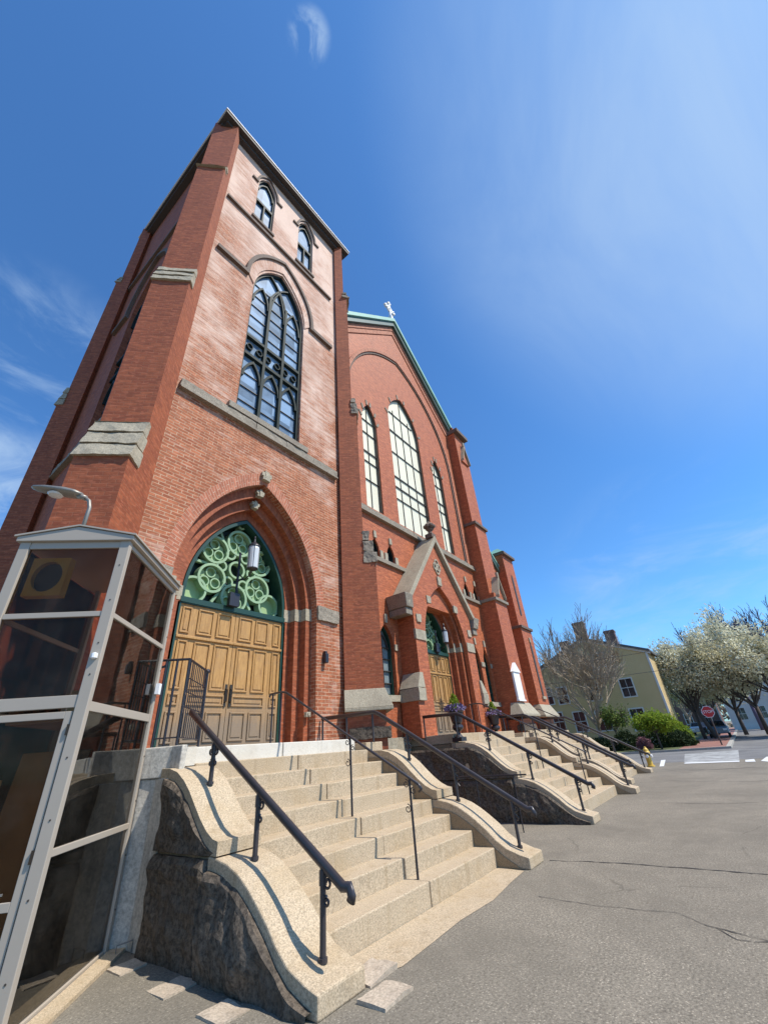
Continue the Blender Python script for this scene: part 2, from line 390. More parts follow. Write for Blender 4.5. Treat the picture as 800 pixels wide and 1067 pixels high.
# ------------------------------------------------------------------ ground
def sheet(name, pts, z, mat, kind='structure'):
    m = MB(); m.poly([(x, y, z) for x, y in pts]); o = m.obj(name, mat, recenter=False)
    return tag(o, kind=kind)
m = MB(); m.poly([(-400, -400, 0), (900, -400, 0), (900, 500, 0), (-400, 500, 0)]); tag(m.obj('ground', 'asphalt', recenter=False), kind='structure')
sheet('cross_street', [(27.2, -60), (37.6, -60), (37.6, 90), (27.2, 90)], .004, 'asphalt_st')
sheet('main_street', [(37.62, -30), (260, -30), (260, 1.0), (37.62, 1.2)], .004, 'asphalt_st')
m = MB(); m.prism(F((0, 0, 0), (1, 0, 0), (0, 0, 1)), [(0, 0)], 0, 0) if False else None
def slab(name, pts, z0, z1, mat, parent=None, kind=None):
    m = MB(); n = len(pts); i = m.add([(x, y, z0) for x, y in pts] + [(x, y, z1) for x, y in pts])
    m.face([i + n + a for a in range(n)]); m.face([i + a for a in reversed(range(n))])
    for a in range(n): b = (a + 1) % n; m.face([i + a, i + b, i + n + b, i + n + a])
    o = m.obj(name, mat, parent, recenter=False)
    if kind: tag(o, kind=kind)
    return o
slab('kerb', [(37.7, 1.2), (37.95, 1.2), (37.95, 60), (37.7, 60)], 0, .13, 'kerb', kind='structure')
slab('brick_sidewalk', [(37.96, 1.5), (120, 1.5), (120, 4.2), (37.96, 4.2)], 0, .12, 'brick_walk', kind='structure')
slab('kerb_strip', [(37.96, 1.2), (120, 1.2), (120, 1.48), (37.96, 1.48)], 0, .125, 'kerb', kind='structure')
slab('lawn', [(37.96, 4.22), (120, 4.22), (120, 60), (37.96, 60)], 0, .115, 'grass', kind='structure')
m = MB()
m.poly([(25.6, .75, .008), (25.9, 2.85, .008), (33.8, 3.5, .008), (35.2, .85, .008)])
tag(m.obj('crosswalk', 'paint_worn', recenter=False), kind='structure')
m = MB()
for q in ([(24.8, 3.72), (24.9, 3.55), (29.3, 4.0), (29.2, 4.2)], [(25.3, .2), (26.9, -.15 + .38), (26.6, .55), (25.4, .55)], [(25.0, -.2), (27.8, -.9), (28.0, -.25), (25.6, .02)], [(25.6, .76), (26.3, .76), (26.6, 2.84), (25.9, 2.84)]):
    m.poly([(x, y, .012) for x, y in q])
tag(m.obj('stop_line_paint', 'paint', recenter=False), kind='structure')
# worn granite strip in front of the near steps
m = MB(); pts = [(3.50, 3.56), (3.52, 3.18), (3.9, 3.02), (4.4, 3.04), (5.0, 3.07), (5.7, 3.02), (6.4, 3.10), (6.95, 3.14), (7.02, 3.56)]
i = m.add([(x, y, .004) for x, y in pts]); m.face(list(range(i, i + len(pts)))); tag(m.obj('step_apron', 'granite', recenter=False), kind='structure')
m = MB()   # long cracks in the asphalt
def crack(pts, w):
    P = []
    for (a, b) in zip(pts, pts[1:]):
        for t in range(14): P.append((a[0] + (b[0] - a[0]) * t / 14, a[1] + (b[1] - a[1]) * t / 14))
    P.append(pts[-1]); Q = []
    for i, (x, y) in enumerate(P):
        nx = noise.noise(V3((x * 3, y * 3, 5))) * .05 + noise.noise(V3((x * 11, y * 11, 2))) * .02; Q.append((x + nx, y))
    for i in range(len(Q) - 1):
        a, b = Q[i], Q[i + 1]; wa = w * (.35 + abs(noise.noise(V3((a[1] * 6, a[0], 0)))) * 2); wb = w * (.35 + abs(noise.noise(V3((b[1] * 6, b[0], 0)))) * 2)
        m.poly([(a[0] - wa, a[1], .005), (b[0] - wb, b[1], .005), (b[0] + wb, b[1], .005), (a[0] + wa, a[1], .005)])
crack([(7.6, 3.0), (7.71, 1.99), (7.69, 1.2), (7.63, .42), (7.7, -.8)], .012)
crack([(5.98, 2.59), (5.93, 1.85), (5.99, 1.22), (5.73, .87), (5.5, .3)], .006)
crack([(5.73, .87), (5.5, .7), (5.6, .3), (5.35, .1)], .007)
crack([(18.5, 2.6), (18.0, 1.6), (17.8, .6), (17.9, -1)], .018)
crack([(13.5, 2.4), (13.3, 1.2), (13.6, .2), (13.2, -1)], .010)
crack([(22.5, 3.2), (22.2, 1.6), (22.6, .2), (22.3, -1.4)], .03)
tag(m.obj('ground_cracks', 'crack', recenter=False), kind='structure')

# ------------------------------------------------------------------ church
CH = thing('church', (13, 20, 0), 'red brick gothic church with square tower, gabled front, arched windows and wooden doors', 'church')
T = front(7.5)
AXT = 5.25
def window_group(parent, f, cx, w, z0, zs, za, d, glassmat, framemat='frame_dark', barmat=None, fw=.07):
    """frame ring with its pane behind"""
    m = MB(); o = arch(cx, w, z0, zs, za); i = arch(cx, w - fw, z0 + fw * 0, zs, za - fw * 1.15)
    m.ring(f, o, i, d - .05, d + .09, False); m.box(f, cx - w + fw, cx + w - fw, z0, z0 + fw, d - .045, d + .08)
    fr = m.obj('window', framemat, parent)
    p = MB(); p.prism(f, arch(cx, w - .01, z0 + .01, zs, za - .02), d + .06, d + .10); p.obj('pane', glassmat, fr)
    return fr
# ---- tower front wall
doorO = arch(AXT, 1.88, 0, 4.75, 7.75, 14)
bigO = arch(AXT, 1.10, 9.72, 15.15, 17.25, 14)
up1 = arch(4.16, .42, 19.25, 21.9, 22.85, 8); up2 = arch(6.27, .42, 19.25, 21.9, 22.85, 8)
m = MB()
outer = [(2.1, 0), (AXT - 1.88, 0)] + doorO[1:-1] + [(AXT + 1.88, 0), (8.5, 0), (8.5, 23.5), (2.1, 23.5)]
m.prism(T, outer, 0, .22, [bigO, up1, up2])
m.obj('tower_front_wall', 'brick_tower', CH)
m = MB()
L = F((2.1, 0, 0), (0, -1, 0), (1, 0, 0))      # left wall, s = -Y
sideO = arch(-10.6, 1.0, 9.72, 15.15, 17.1)
m.prism(L, [(-13.9, 0), (-7.72, 0), (-7.72, 23.5), (-13.9, 23.5)], 0, .25, [sideO])
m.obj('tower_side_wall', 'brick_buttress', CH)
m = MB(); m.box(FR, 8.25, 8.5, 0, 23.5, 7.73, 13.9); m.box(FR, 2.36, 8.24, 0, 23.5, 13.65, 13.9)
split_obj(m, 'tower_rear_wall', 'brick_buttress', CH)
# ---- tower roof slab with white drip edge
m = MB(); m.box(FR, 1.78, 8.72, 23.36, 23.52, 7.08, 14.2)
rf = m.obj('tower_roof', 'membrane', CH)
m = MB(); m.box(FR, 1.74, 8.76, 23.53, 23.57, 7.04, 14.24); m.obj('drip_edge', 'white', rf)
m = MB(); m.box(FR, 1.95, 8.6, 23.20, 23.355, 7.28, 7.497); m.box(FR, 1.86, 2.097, 23.2, 23.355, 7.5, 14); split_obj(m, 'cornice', 'membrane', CH)
# ---- strings on the tower
def rough_string(f, s0, s1, z0, z1, d0, name='string_course', mat='trim', amp=.022):
    m = MB(); n = max(1, int((s1 - s0) / .9)); st = (s1 - s0) / n
    for i in range(n): m.rock(f, s0 + i * st + .004, s0 + (i + 1) * st - .004, z0 + .05, z1, d0, .06, amp, .07, i)
    m.box(f, s0, s1, z0, z0 + .055, d0 - .03, .02)
    return m.obj(name, mat, CH)
rough_string(T, 2.68, 7.9, 9.22, 9.50, -.10)
rough_string(L, -13.6, -7.8, 9.22, 9.50, -.10)
m = MB(); m.box(T, 3.9, 6.6, 9.52, 9.70, -.13, .10); m.obj('window_sill', 'trim', CH)
m = MB(); m.box(T, 2.68, 7.75, 18.72, 18.82, -.10, .01); m.box(T, 2.68, 7.75, 18.82, 18.90, -.06, .01)
m.box(L, -13.6, -7.8, 18.72, 18.86, -.10, .01); split_obj(m, 'belt_course', 'belt', CH)
def hood(f, cx, w, zs, za, t, foot, d=-.12, mat='belt', name='hood_mould', leg=.0):
    m = MB(); m.ring(f, archhead(cx, w + t, zs, za + t, 14), archhead(cx, w, zs, za, 14), d, .01, False)
    if foot:
        for sg in (-1, 1):
            a = cx + sg * w; b = cx + sg * foot; m.box(f, min(a, b), max(a, b), zs - t * 1.2, zs - .002, d, .01)
    return m.obj(name, mat, CH)
hood(T, AXT, 1.36, 15.62, 17.9, .13, 2.5, mat='belt')
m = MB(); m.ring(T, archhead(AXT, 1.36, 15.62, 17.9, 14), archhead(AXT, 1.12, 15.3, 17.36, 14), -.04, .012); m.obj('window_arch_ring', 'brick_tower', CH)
hood(L, -10.6, 1.3, 15.62, 17.7, .13, 2.4)
for cx in (4.16, 6.27):
    hood(T, cx, .46, 21.95, 22.95, .09, .74, d=-.07, mat='belt')
    m = MB(); m.box(T, cx - .5, cx + .5, 19.12, 19.24, -.07, .18); m.obj('window_sill', 'belt', CH)
# ---- big tower window
def big_window(f, cx):
    w0 = 1.10; d = .14
    fr = window_group(CH, f, cx, w0, 9.72, 15.15, 17.25, d, 'glass_sky', fw=.075)
    m = MB(); lw = (2 * w0 - .15) / 3
    xs = [cx - lw / 2, cx + lw / 2]
    for x in xs: m.box(f, x - .045, x + .045, 9.78, 15.6, d - .07, d + .059)
    for z in (12.05, 12.85): m.box(f, cx - w0 + .07, cx + w0 - .07, z, z + .11, d - .06, d + .058)
    for i in range(3):
        c = cx + (i - 1) * lw
        for (a, b) in ((11.15, 11.95), (14.75, 15.75 + (.55 if i == 1 else 0))):
            m.ring(f, archhead(c, lw / 2 - .01, a, b, 6), archhead(c, lw / 2 - .075, a, b - .11, 6), d - .04, d + .055, False)
        # pierced foils between the transoms
        for k in (-1, 1):
            q = [(c + k * lw / 4 + .11 * cos(t * pi / 5), 12.5 + .13 * sin(t * pi / 5)) for t in range(11)]
            q2 = [(c + k * lw / 4 + .085 * cos(t * pi / 5), 12.5 + .105 * sin(t * pi / 5)) for t in range(11)]
            m.ring(f, q, q2, d - .03, d + .055, False)
    # intersecting head bars
    for sg in (-1, 1):
        P = []; 
        for t in range(11):
            a = radians(8 + t * 6.2); P.append((cx + sg * (-lw / 2 + 2.1 - 2.1 * cos(a)), 15.2 + 2.1 * sin(a)))
        P = [p for p in P if p[1] < 17.0]
        m.ring(f, [(x - .035, z) for x, z in P], [(x + .035, z) for x, z in P], d - .045, d + .05, False)
    m.obj('tracery', 'frame_dark', fr)
    m = MB()
    for z in (10.25, 10.8, 11.35, 13.45, 14.0, 14.55, 15.1, 15.7): m.box(f, cx - w0 + .07, cx + w0 - .07, z, z + .013, d + .02, d + .057)
    split_obj(m, 'glazing_bar', 'bar', fr)
big_window(T, AXT); big_window(L, -10.6)
for cx in (4.16, 6.27):
    fr = window_group(CH, T, cx, .42, 19.25, 21.9, 22.85, .13, 'glass_sky', fw=.05)
    m = MB(); m.box(T, cx - .37, cx + .37, 20.75, 20.90, .07, .185); m.box(T, cx - .03, cx + .03, 19.3, 20.75, .075, .185)
    m.ring(T, archhead(cx, .36, 21.75, 22.55, 6), archhead(cx, .31, 21.75, 22.47, 6), .09, .18, False)
    split_obj(m, 'tracery', 'frame_dark', fr)

# ---- recessed portal: stepped orders, stone bands, tympanum, doors
def portal(f, cx, ws, zs, zas, z0, dstep, band, ax_name, key=True):
    """ws outer half widths of the orders, the last is the door opening"""
    d = dstep
    for i in range(len(ws) - 1):
        a = arch(cx, ws[i] + .10, z0, zs, zas[i] + .12, 14); b = arch(cx, ws[i + 1], z0, zs, zas[i + 1], 14)
        m = MB(); m.ring(f, a, b, d * (i + 1), d * (i + 2) + .01); m.obj('arch_order', 'brick_buttress', CH)
        m = MB()
        for sg in (-1, 1):
            x0 = cx + sg * (ws[i + 1] - .012); x1 = cx + sg * (ws[i] + .0)
            m.box(f, min(x0, x1), max(x0, x1), band[0], band[1], d * (i + 1) - .012, d * (i + 2) - .004)
        split_obj(m, 'impost_stone', 'trim_light', CH)
portal(T, AXT, [1.88, 1.70, 1.52, 1.34], 4.75, [7.75, 7.45, 7.17, 6.93], 1.8, .20, (4.55, 4.85), 't')
m = MB(); a = archhead(AXT, 1.88 + .27, 4.75, 7.75 + .36, 18); b = archhead(AXT, 1.885, 4.75, 7.757, 18)
m.ring(T, a, b, -.006, .03); m.obj('arch_ring', 'brick_arch', CH)
def foils(f, cx, cz, r, d, parent, name='carved_boss', mat='trim_light'):
    m = MB()
    for a in range(5):
        t = a * 2 * pi / 5 + pi / 2; m.rock(f, cx + r * .6 * cos(t) - r * .33, cx + r * .6 * cos(t) + r * .33, cz + r * .6 * sin(t) - r * .33, cz + r * .6 * sin(t) + r * .33, d - .06, d + .05, r * .12, r * .3, a)
    m.rock(f, cx - r * .4, cx + r * .4, cz - r * .9, cz + r * .4, d - .08, d + .05, r * .1, r * .3, 9)
    return m.obj(name, mat, parent)
foils(T, AXT, 7.98, .17, -.03, CH); foils(T, AXT - .02, 7.52, .12, .14, CH); foils(T, AXT - .02, 7.24, .12, .31, CH)
m = MB()
m.rock(T, 7.14, 7.895, 4.55, 4.90, -.06, .05, .03, .06, 1); m.rock(T, 2.72, 3.36, 4.55, 4.9, -.06, .05, .03, .06, 4)
split_obj(m, 'impost_stone', 'trim', CH)
def tympanum(f, cx, w, zs, za, d, zb):
    m = MB(); m.prism(f, arch(cx, w + .08, zb, zs, za + .1, 14), d + .46, d + .50); ty = m.obj('tympanum', 'tymp_dark', CH)
    m = MB(); o = arch(cx, w + .02, zb, zs, za + .02, 14); i = arch(cx, w - .07, zb, zs, za - .09, 14)
    m.ring(f, o, i, d, d + .46, False); m.box(f, cx - w, cx + w, zb - .06, zb + .05, d - .03, d + .2); m.obj('tympanum_frame', 'frame_green', ty)
    d += .20
    # openwork tracery: rings with petals behind
    s = w / 1.32; cz = zb + 1.03 * s
    m = MB(); b = MB()
    def circ(x, z, r, t, d0, d1, mm):
        q = [(x + r * cos(a * pi / 14), z + r * sin(a * pi / 14)) for a in range(29)]; q2 = [(x + (r - t) * cos(a * pi / 14), z + (r - t) * sin(a * pi / 14)) for a in range(29)]
        mm.ring(f, q, q2, d0, d1, False)
    def inside(x, z, r):
        for a in range(12):
            px = x + r * cos(a * pi / 6) - cx; pz = z + r * sin(a * pi / 6)
            if pz < zb: return False
            if pz > zs:
                h = za - zs; R = (w * w + h * h) / (2 * w)
                if R * R - (pz - zs) ** 2 < 0 or abs(px) > sqrt(R * R - (pz - zs) ** 2) - (R - w) + .03: return False
            elif abs(px) > w + .03: return False
        return True
    for i in range(6):
        a = pi / 2 + i * pi / 3; R = .70 * s; x = cx + R * cos(a); z = cz + R * sin(a)
        circ(x, z, .345 * s, .055 * s, d - .01, d + .19, m)
        b.prism(f, [(x + .295 * s * cos(t * pi / 10), z + .295 * s * sin(t * pi / 10)) for t in range(20)], d + .17, d + .2)
        for k in range(3):      # pierced trefoil in every ring
            t = pi / 2 + k * 2 * pi / 3; circ(x + .155 * s * cos(t), z + .155 * s * sin(t), .125 * s, .03 * s, d + .07, d + .168, m)
            t += pi / 3; b.prism(f, [(x + .20 * s * cos(t) + .075 * s * cos(q * pi / 6), z + .20 * s * sin(t) + .075 * s * sin(q * pi / 6)) for q in range(12)], d + .11, d + .168)
        a2 = a + pi / 6; x = cx + .40 * s * cos(a2); z = cz + .40 * s * sin(a2)
        circ(x, z, .135 * s, .045 * s, d + .0, d + .17, m)
    circ(cx, cz, .22 * s, .05 * s, d + .0, d + .17, m)
    for (x, z, r) in ((cx - .98 * s, zb + .33 * s, .30 * s), (cx + .98 * s, zb + .33 * s, .30 * s), (cx, cz + 1.13 * s + .08, .11 * s)):
        circ(x, z, r, .05 * s, d - .0, d + .18, m)
        b.prism(f, [(x + (r - .04) * cos(t * pi / 10), z + (r - .04) * sin(t * pi / 10)) for t in range(20)], d + .16, d + .19)
    # bars that tie the rings to the frame
    for i in range(6):
        a = pi / 2 + pi / 6 + i * pi / 3
        x0, z0 = cx + .53 * s * cos(a), cz + .53 * s * sin(a); x1, z1 = cx + 1.0 * s * cos(a), cz + 1.0 * s * sin(a)
        z1 = max(z1, zb + .05); nx, nz = -sin(a) * .03, cos(a) * .03
        m.ring(f, [(x0 + nx, z0 + nz), (x1 + nx, z1 + nz)], [(x0 - nx, z0 - nz), (x1 - nx, z1 - nz)], d + .07, d + .16, False)
    m.box(f, cx - w + .07, cx + w - .07, zb + .05, zb + .10, d + .04, d + .17)
    m.obj('tracery', 'tracery', ty); b.obj('carved_panels', 'tracery_back', ty)
tympanum(T, AXT, 1.34, 4.75, 6.93, .60, 4.58)
def double_door(f, cx, w, z0, z1, d):
    fr = MB(); fr.box(f, cx - w - .08, cx - w, z0, z1 + .02, d - .03, d + .12); fr.box(f, cx + w, cx + w + .08, z0, z1 + .02, d - .03, d + .12); fr.box(f, cx - w, cx + w, z1, z1 + .1, d - .04, d + .12)
    fr.obj('door_frame', 'frame_green', CH)
    H = z1 - z0; zt = z0 + H * .755
    for sg in (-1, 1):
        def X(a): return cx + sg * a
        def bx(m, a0, a1, za, zb, d0, d1): m.box(f, min(X(a0), X(a1)), max(X(a0), X(a1)), za, zb, d0, d1)
        m = MB(); bx(m, .006, w - .004, z0, zt - .02, d + .0, d + .06); bx(m, .006, w - .004, zt + .02, z1, d + .0, d + .06)
        bx(m, w * .755, w * .765, z0, zt - .02, d - .004, d + .01) 
        door = m.obj('door', 'wood', CH)
        m = MB(); cols = [(.07, .345), (.41, .685), (.80, .955)]
        rows = [(z0 + H * .05, z0 + H * .245), (z0 + H * .39, z0 + H * .725)]
        def panel(a0, a1, za, zb):
            t = .028
            bx(m, a0, a1, za, za + t, d - .028, d - .001); bx(m, a0, a1, zb - t, zb, d - .028, d - .001)
            bx(m, a0, a0 + t, za + t, zb - t, d - .028, d - .001); bx(m, a1 - t, a1, za + t, zb - t, d - .028, d - .001)
            bx(m, a0 + .065, a1 - .065, za + .065, zb - .065, d - .014, d - .001)
        for a, b in cols:
            for r in rows: panel(a * w, b * w, *r)
            panel(a * w, b * w, zt + .07, z1 - .06)
        panel(.07 * w, .685 * w, z0 + H * .285, z0 + H * .36); panel(.80 * w, .955 * w, z0 + H * .285, z0 + H * .36)
        m.obj('raised_panels', 'wood', door, bevel=.006)
        m = MB(); bx(m, 0.0, w, zt - .035, zt + .018, d - .045, d - .002); m.obj('transom_rail', 'wood', door, bevel=.008)
        m = MB(); bx(m, .03, .085, z0 + H * .28, z0 + H * .44, d - .02, d - .002); m.tube([f(X(.057), z0 + H * .31, d - .02), f(X(.057), z0 + H * .32, d - .06), f(X(.057), z0 + H * .40, d - .06), f(X(.057), z0 + H * .41, d - .02)], .012)
        m.obj('door_handle', 'brass', door)
    m = MB(); m.box(f, cx - w, cx + w, z0 - .01, z1, d + .065, d + .12); m.obj('door_backing', 'tymp_dark', CH)
double_door(T, AXT, 1.30, 1.84, 4.50, .63)
m = MB(); m.box(T, 3.3, 7.2, 1.6, 1.835, .3, 1.2); m.obj('threshold', 'granite', CH)
m = MB(); m.box(T, 3.2, 7.3, 1.8, 8.0, 1.2, 1.26); m.obj('portal_backing', 'brick_red', CH)

# ---- diagonal buttresses
def diag(corner, dirv, levels, half=.44, face='brick_buttress', base=None, stones=None, stepped=False):
    dv = V3((*dirv, 0)).normalized(); sv = V3((dv.y * -1, dv.x, 0))
    f = F((corner[0], corner[1], 0), sv, -dv)       # d negative = outward
    m = MB()
    for (z0, z1, L) in levels: m.box(f, -half, half, z0, z1, -L, .28)
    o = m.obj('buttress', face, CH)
    for (za, zb, L0, L1) in stones:
        n = 3; k = MB()
        for i in range(n):
            t0, t1 = i / n, (i + 1) / n; z0 = za + (zb - za) * t0; z1 = za + (zb - za) * t1
            ea = L0 + (L1 - L0) * t0 + .085; eb = L0 + (L1 - L0) * t1 + .055; a = half + .03
            i0 = len(k.v)
            k.rock(f, -a, a, z0 + .035, z1, -ea, -(L1 - .03), 0.045 if stepped else 0.022, .07, i)
            if stepped: continue
            for q in range(i0, len(k.v)):       # slope the outer face back
                p = k.v[q]; h = (p.z - z0) / (z1 - z0); rel = (p - V3((corner[0], corner[1], p.z))).dot(dv)
                if rel > (L1 + ea) * .5: k.v[q] = p - dv * (ea - eb) * max(0, min(1, h))
        split_obj(k, 'weathering_stone', 'trim' if stepped else 'trim_light', o)
    return f, o
LV = [(0, 6.35, .70), (6.35, 12.2, .38), (12.2, 19.3, .22), (19.3, 23.5, .08)]
ST = [(6.3, 7.35, .68, .38), (12.1, 12.9, .37, .22), (19.1, 19.5, .24, .06)]
diag((2.08, 7.5), (-1, -1), LV, stones=ST)
fb, ob = diag((8.5, 7.5), (1, -1), LV, stones=ST, stepped=True)
diag((2.08, 13.9), (-1, 1), LV, stones=ST)
def splay(f, parent, s0, s1, L, z0, z1, out=.17, zb=1.84, brick_in=.0):
    m = MB()
    lo = [f(s0 - out, z0, .3), f(s1 + out, z0, .3), f(s1 + out, z0, -L - out), f(s0 - out, z0, -L - out)]
    hi = [f(s0 - .015, z1, .3), f(s1 + .015, z1, .3), f(s1 + .015, z1, -L - .015), f(s0 - .015, z1, -L - .015)]
    m.hexa(lo, hi); m.hexa([p - Z * .07 for p in lo], [p - Z * .001 for p in lo]); m.obj('base_slab', 'trim_light', parent, bevel=.01)
    m = MB(); m.rock(f, s0 - .05, s1 + .05, zb, zb + .24, -L - .09, .2, .03, .07, 3); m.obj('rock_faced_block', 'rough', parent)
splay(fb, ob, -.44, .44, .70, 2.50, 2.93)

# ---- nave front (gable wall)
YC = 7.8; C = front(YC); AX = 13.1
slope = .975
def gz_(x): return 22.75 - abs(x - AX) * slope
bigW = arch(AX, 1.26, 9.25, 14.9, 16.95, 14)
swL = arch(10.35, .49, 9.25, 13.5, 14.6, 8); swR = arch(15.83, .46, 9.25, 13.5, 14.6, 8)
small = [(11.04, .22), (10.15, .22), (15.2, .22), (16.8, .22), (17.72, .22)]
low = [(10.38, .38, 2.95, 4.35, 5.05), (16.62, .28, 2.95, 4.4, 5.15), (17.5, .28, 2.95, 4.4, 5.15)]
holes = [bigW, swL, swR] + [arch(x, w, 7.35, 7.6, 8.02, 6) for x, w in small] + [arch(x, w, z0, zs, za, 8) for x, w, z0, zs, za in low]
doorC = arch(AX, 1.6, 0, 4.5, 6.9, 14)
m = MB()
out = [(8.4, 0), (AX - 1.6, 0)] + doorC[1:-1] + [(AX + 1.6, 0), (18.6, 0), (18.6, gz_(18.6)), (AX, gz_(AX)), (8.4, gz_(8.4))]
m.prism(C, out, 0, .25, holes)
m.obj('gable_wall', 'brick_red', CH)
# giant blind arch standing proud
m = MB(); a = arch(AX, 4.36, 9.1, 14.2, 19.95, 18); b = arch(AX, 4.20, 9.1, 14.2, 19.74, 18); m.ring(C, a, b, -.10, .01); m.obj('blind_arch', 'brick_arch', CH)
m = MB(); a = arch(AX, 4.20, 9.1, 14.2, 19.74, 18); b = arch(AX, 4.12, 9.1, 14.2, 19.62, 18); m.ring(C, a, b, -.05, .01); m.obj('blind_arch', 'belt', CH)
# brick course under the rake
m = MB()
for sg in (-1, 1):
    for (o1, o2, dd) in ((0, .28, .09), (.28, .62, .05)):
        P = [(AX, gz_(AX) - o1), (AX + sg * 5.4, gz_(AX + 5.4) - o1), (AX + sg * 5.4, gz_(AX + 5.4) - o2), (AX, gz_(AX) - o2)]
        m.prism(C, P if sg > 0 else P[::-1], -dd, .005)
split_obj(m, 'rake_corbel', 'brick_arch', CH)
# roof with green copper edge
m = MB()
for sg in (-1, 1):
    e = 5.95 if sg > 0 else 4.55
    P = [(AX, 22.95), (AX + sg * e, 22.95 - e * slope), (AX + sg * e, 23.25 - e * slope), (AX, 23.25)]
    m.prism(C, P if sg > 0 else P[::-1], .0, 34)
rf = m.obj('nave_roof', 'roof', CH)
m = MB(); m2 = MB()
for sg in (-1, 1):
    e = 6.0 if sg > 0 else 4.55
    P = [(AX, 23.12), (AX + sg * e, 23.12 - e * slope), (AX + sg * e, 23.38 - e * slope), (AX, 23.38)]
    m.prism(C, P if sg > 0 else P[::-1], -.34, -.003)
    P = [(AX, 22.76), (AX + sg * e, 22.76 - e * slope), (AX + sg * e, 23.115 - e * slope), (AX, 23.115)]
    m2.prism(C, P if sg > 0 else P[::-1], -.24, -.003)
split_obj(m, 'copper_verge', 'copper', rf); split_obj(m2, 'verge_board', 'copper_dark', rf)
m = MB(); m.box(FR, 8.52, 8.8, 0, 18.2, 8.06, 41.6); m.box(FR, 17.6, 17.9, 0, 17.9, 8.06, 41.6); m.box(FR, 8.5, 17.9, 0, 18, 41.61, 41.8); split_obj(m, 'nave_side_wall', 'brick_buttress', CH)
# ridge cross
m = MB(); cy = 7.7
m.box(FR, 12.99, 13.17, 23.35, 23.75, cy - .12, cy + .12); m.box(FR, 13.03, 13.13, 23.7, 25.0, cy - .05, cy + .05); m.box(FR, 12.72, 13.44, 24.4, 24.52, cy - .05, cy + .05)
for (x, z) in ((12.72, 24.46), (13.44, 24.46), (13.08, 25.0)):
    for (dx, dz) in ((-.09, 0), (.09, 0), (0, .09), (0, -.09)): m.lathe((x + dx, cy, z + dz - .08), [(.02, 0), (.08, .04), (.085, .09), (.02, .16)], 8)
q = [(13.08 + .27 * cos(a * pi / 10), 24.46 + .27 * sin(a * pi / 10)) for a in range(21)]; q2 = [(13.08 + .2 * cos(a * pi / 10), 24.46 + .2 * sin(a * pi / 10)) for a in range(21)]
m.ring(FR, q, q2, cy - .04, cy + .04, False)
m.obj('ridge_cross', 'white', CH)
# string below the great windows
rough_string(C, 8.9, 18.2, 8.86, 9.10, -.12)
m = MB(); m.box(C, 8.9, 11.9, 7.16, 7.30, -.10, .01); m.box(C, 14.4, 18.3, 7.16, 7.30, -.10, .01); split_obj(m, 'string_course', 'trim', CH)
def cover_window(cx, w, z0, zs, za, cols, hb, thick):
    fr = window_group(CH, C, cx, w, z0, zs, za, .10, 'cream_pane', 'bar', fw=.035)
    m = MB()
    for i in range(1, cols):
        x = cx - w + 2 * w * i / cols; top = zs + (za - zs) * (1 - abs(x - cx) / w) * .95
        m.box(C, x - .012, x + .012, z0, top, .125, .158)
    for z in hb:
        ww = w if z < zs else w * (1 - (z - zs) / (za - zs)) ** .6
        t = .045 if z in thick else .014; m.box(C, cx - ww + .02, cx + ww - .02, z - t / 2, z + t / 2, .11, .157)
    split_obj(m, 'glazing_bar', 'bar', fr)
    # radiating label stones round the head
    st = MB(); H = archhead(cx, w + .02, zs, za + .02, 8)
    for i in (1, 4, 7, 9, 12, 15):
        if i < len(H):
            x, z = H[i]; dx, dz = x - cx, z - zs + .6; L = sqrt(dx * dx + dz * dz); dx, dz = dx / L, dz / L
            nx, nz = -dz * .05, dx * .05
            st.ring(C, [(x + nx, z + nz), (x + dx * .26 + nx, z + dz * .26 + nz)], [(x - nx, z - nz), (x + dx * .26 - nx, z + dz * .26 - nz)], -.03, .01, False)
    split_obj(st, 'label_stone', 'trim', CH)
cover_window(AX, 1.26, 9.25, 14.9, 16.95, 4, [10.6, 11.2, 11.75, 13.1, 14.4, 15.6], [11.2, 11.75, 14.4])
cover_window(10.35, .49, 9.25, 13.5, 14.6, 2, [10.6, 11.5, 12.0, 13.0, 13.7], [12.0])
cover_window(15.83, .46, 9.25, 13.5, 14.6, 2, [10.6, 11.5, 12.0, 13.0, 13.7], [12.0])
def rim(cx, w, z0, zs, za, t=.1, d=-.03):
    m = MB(); m.ring(C, arch(cx, w + t, z0, zs, za + t, 8), arch(cx, w + .003, z0, zs, za + .003, 8), d, .01); m.obj('window_arch_ring', 'brick_red', CH)
for x, w in small:
    window_group(CH, C, x, w, 7.35, 7.6, 8.02, .12, 'glass_dark', fw=.03)
    m = MB(); m.rock(C, x - .07, x + .07, 8.05, 8.3, -.05, .02, .015, .05); 
    for sg in (-1, 1): m.rock(C, x + sg * .31 - .08, x + sg * .31 + .08, 7.31, 7.62, -.045, .02, .015, .05, sg)
    split_obj(m, 'label_stone', 'trim_light', CH)
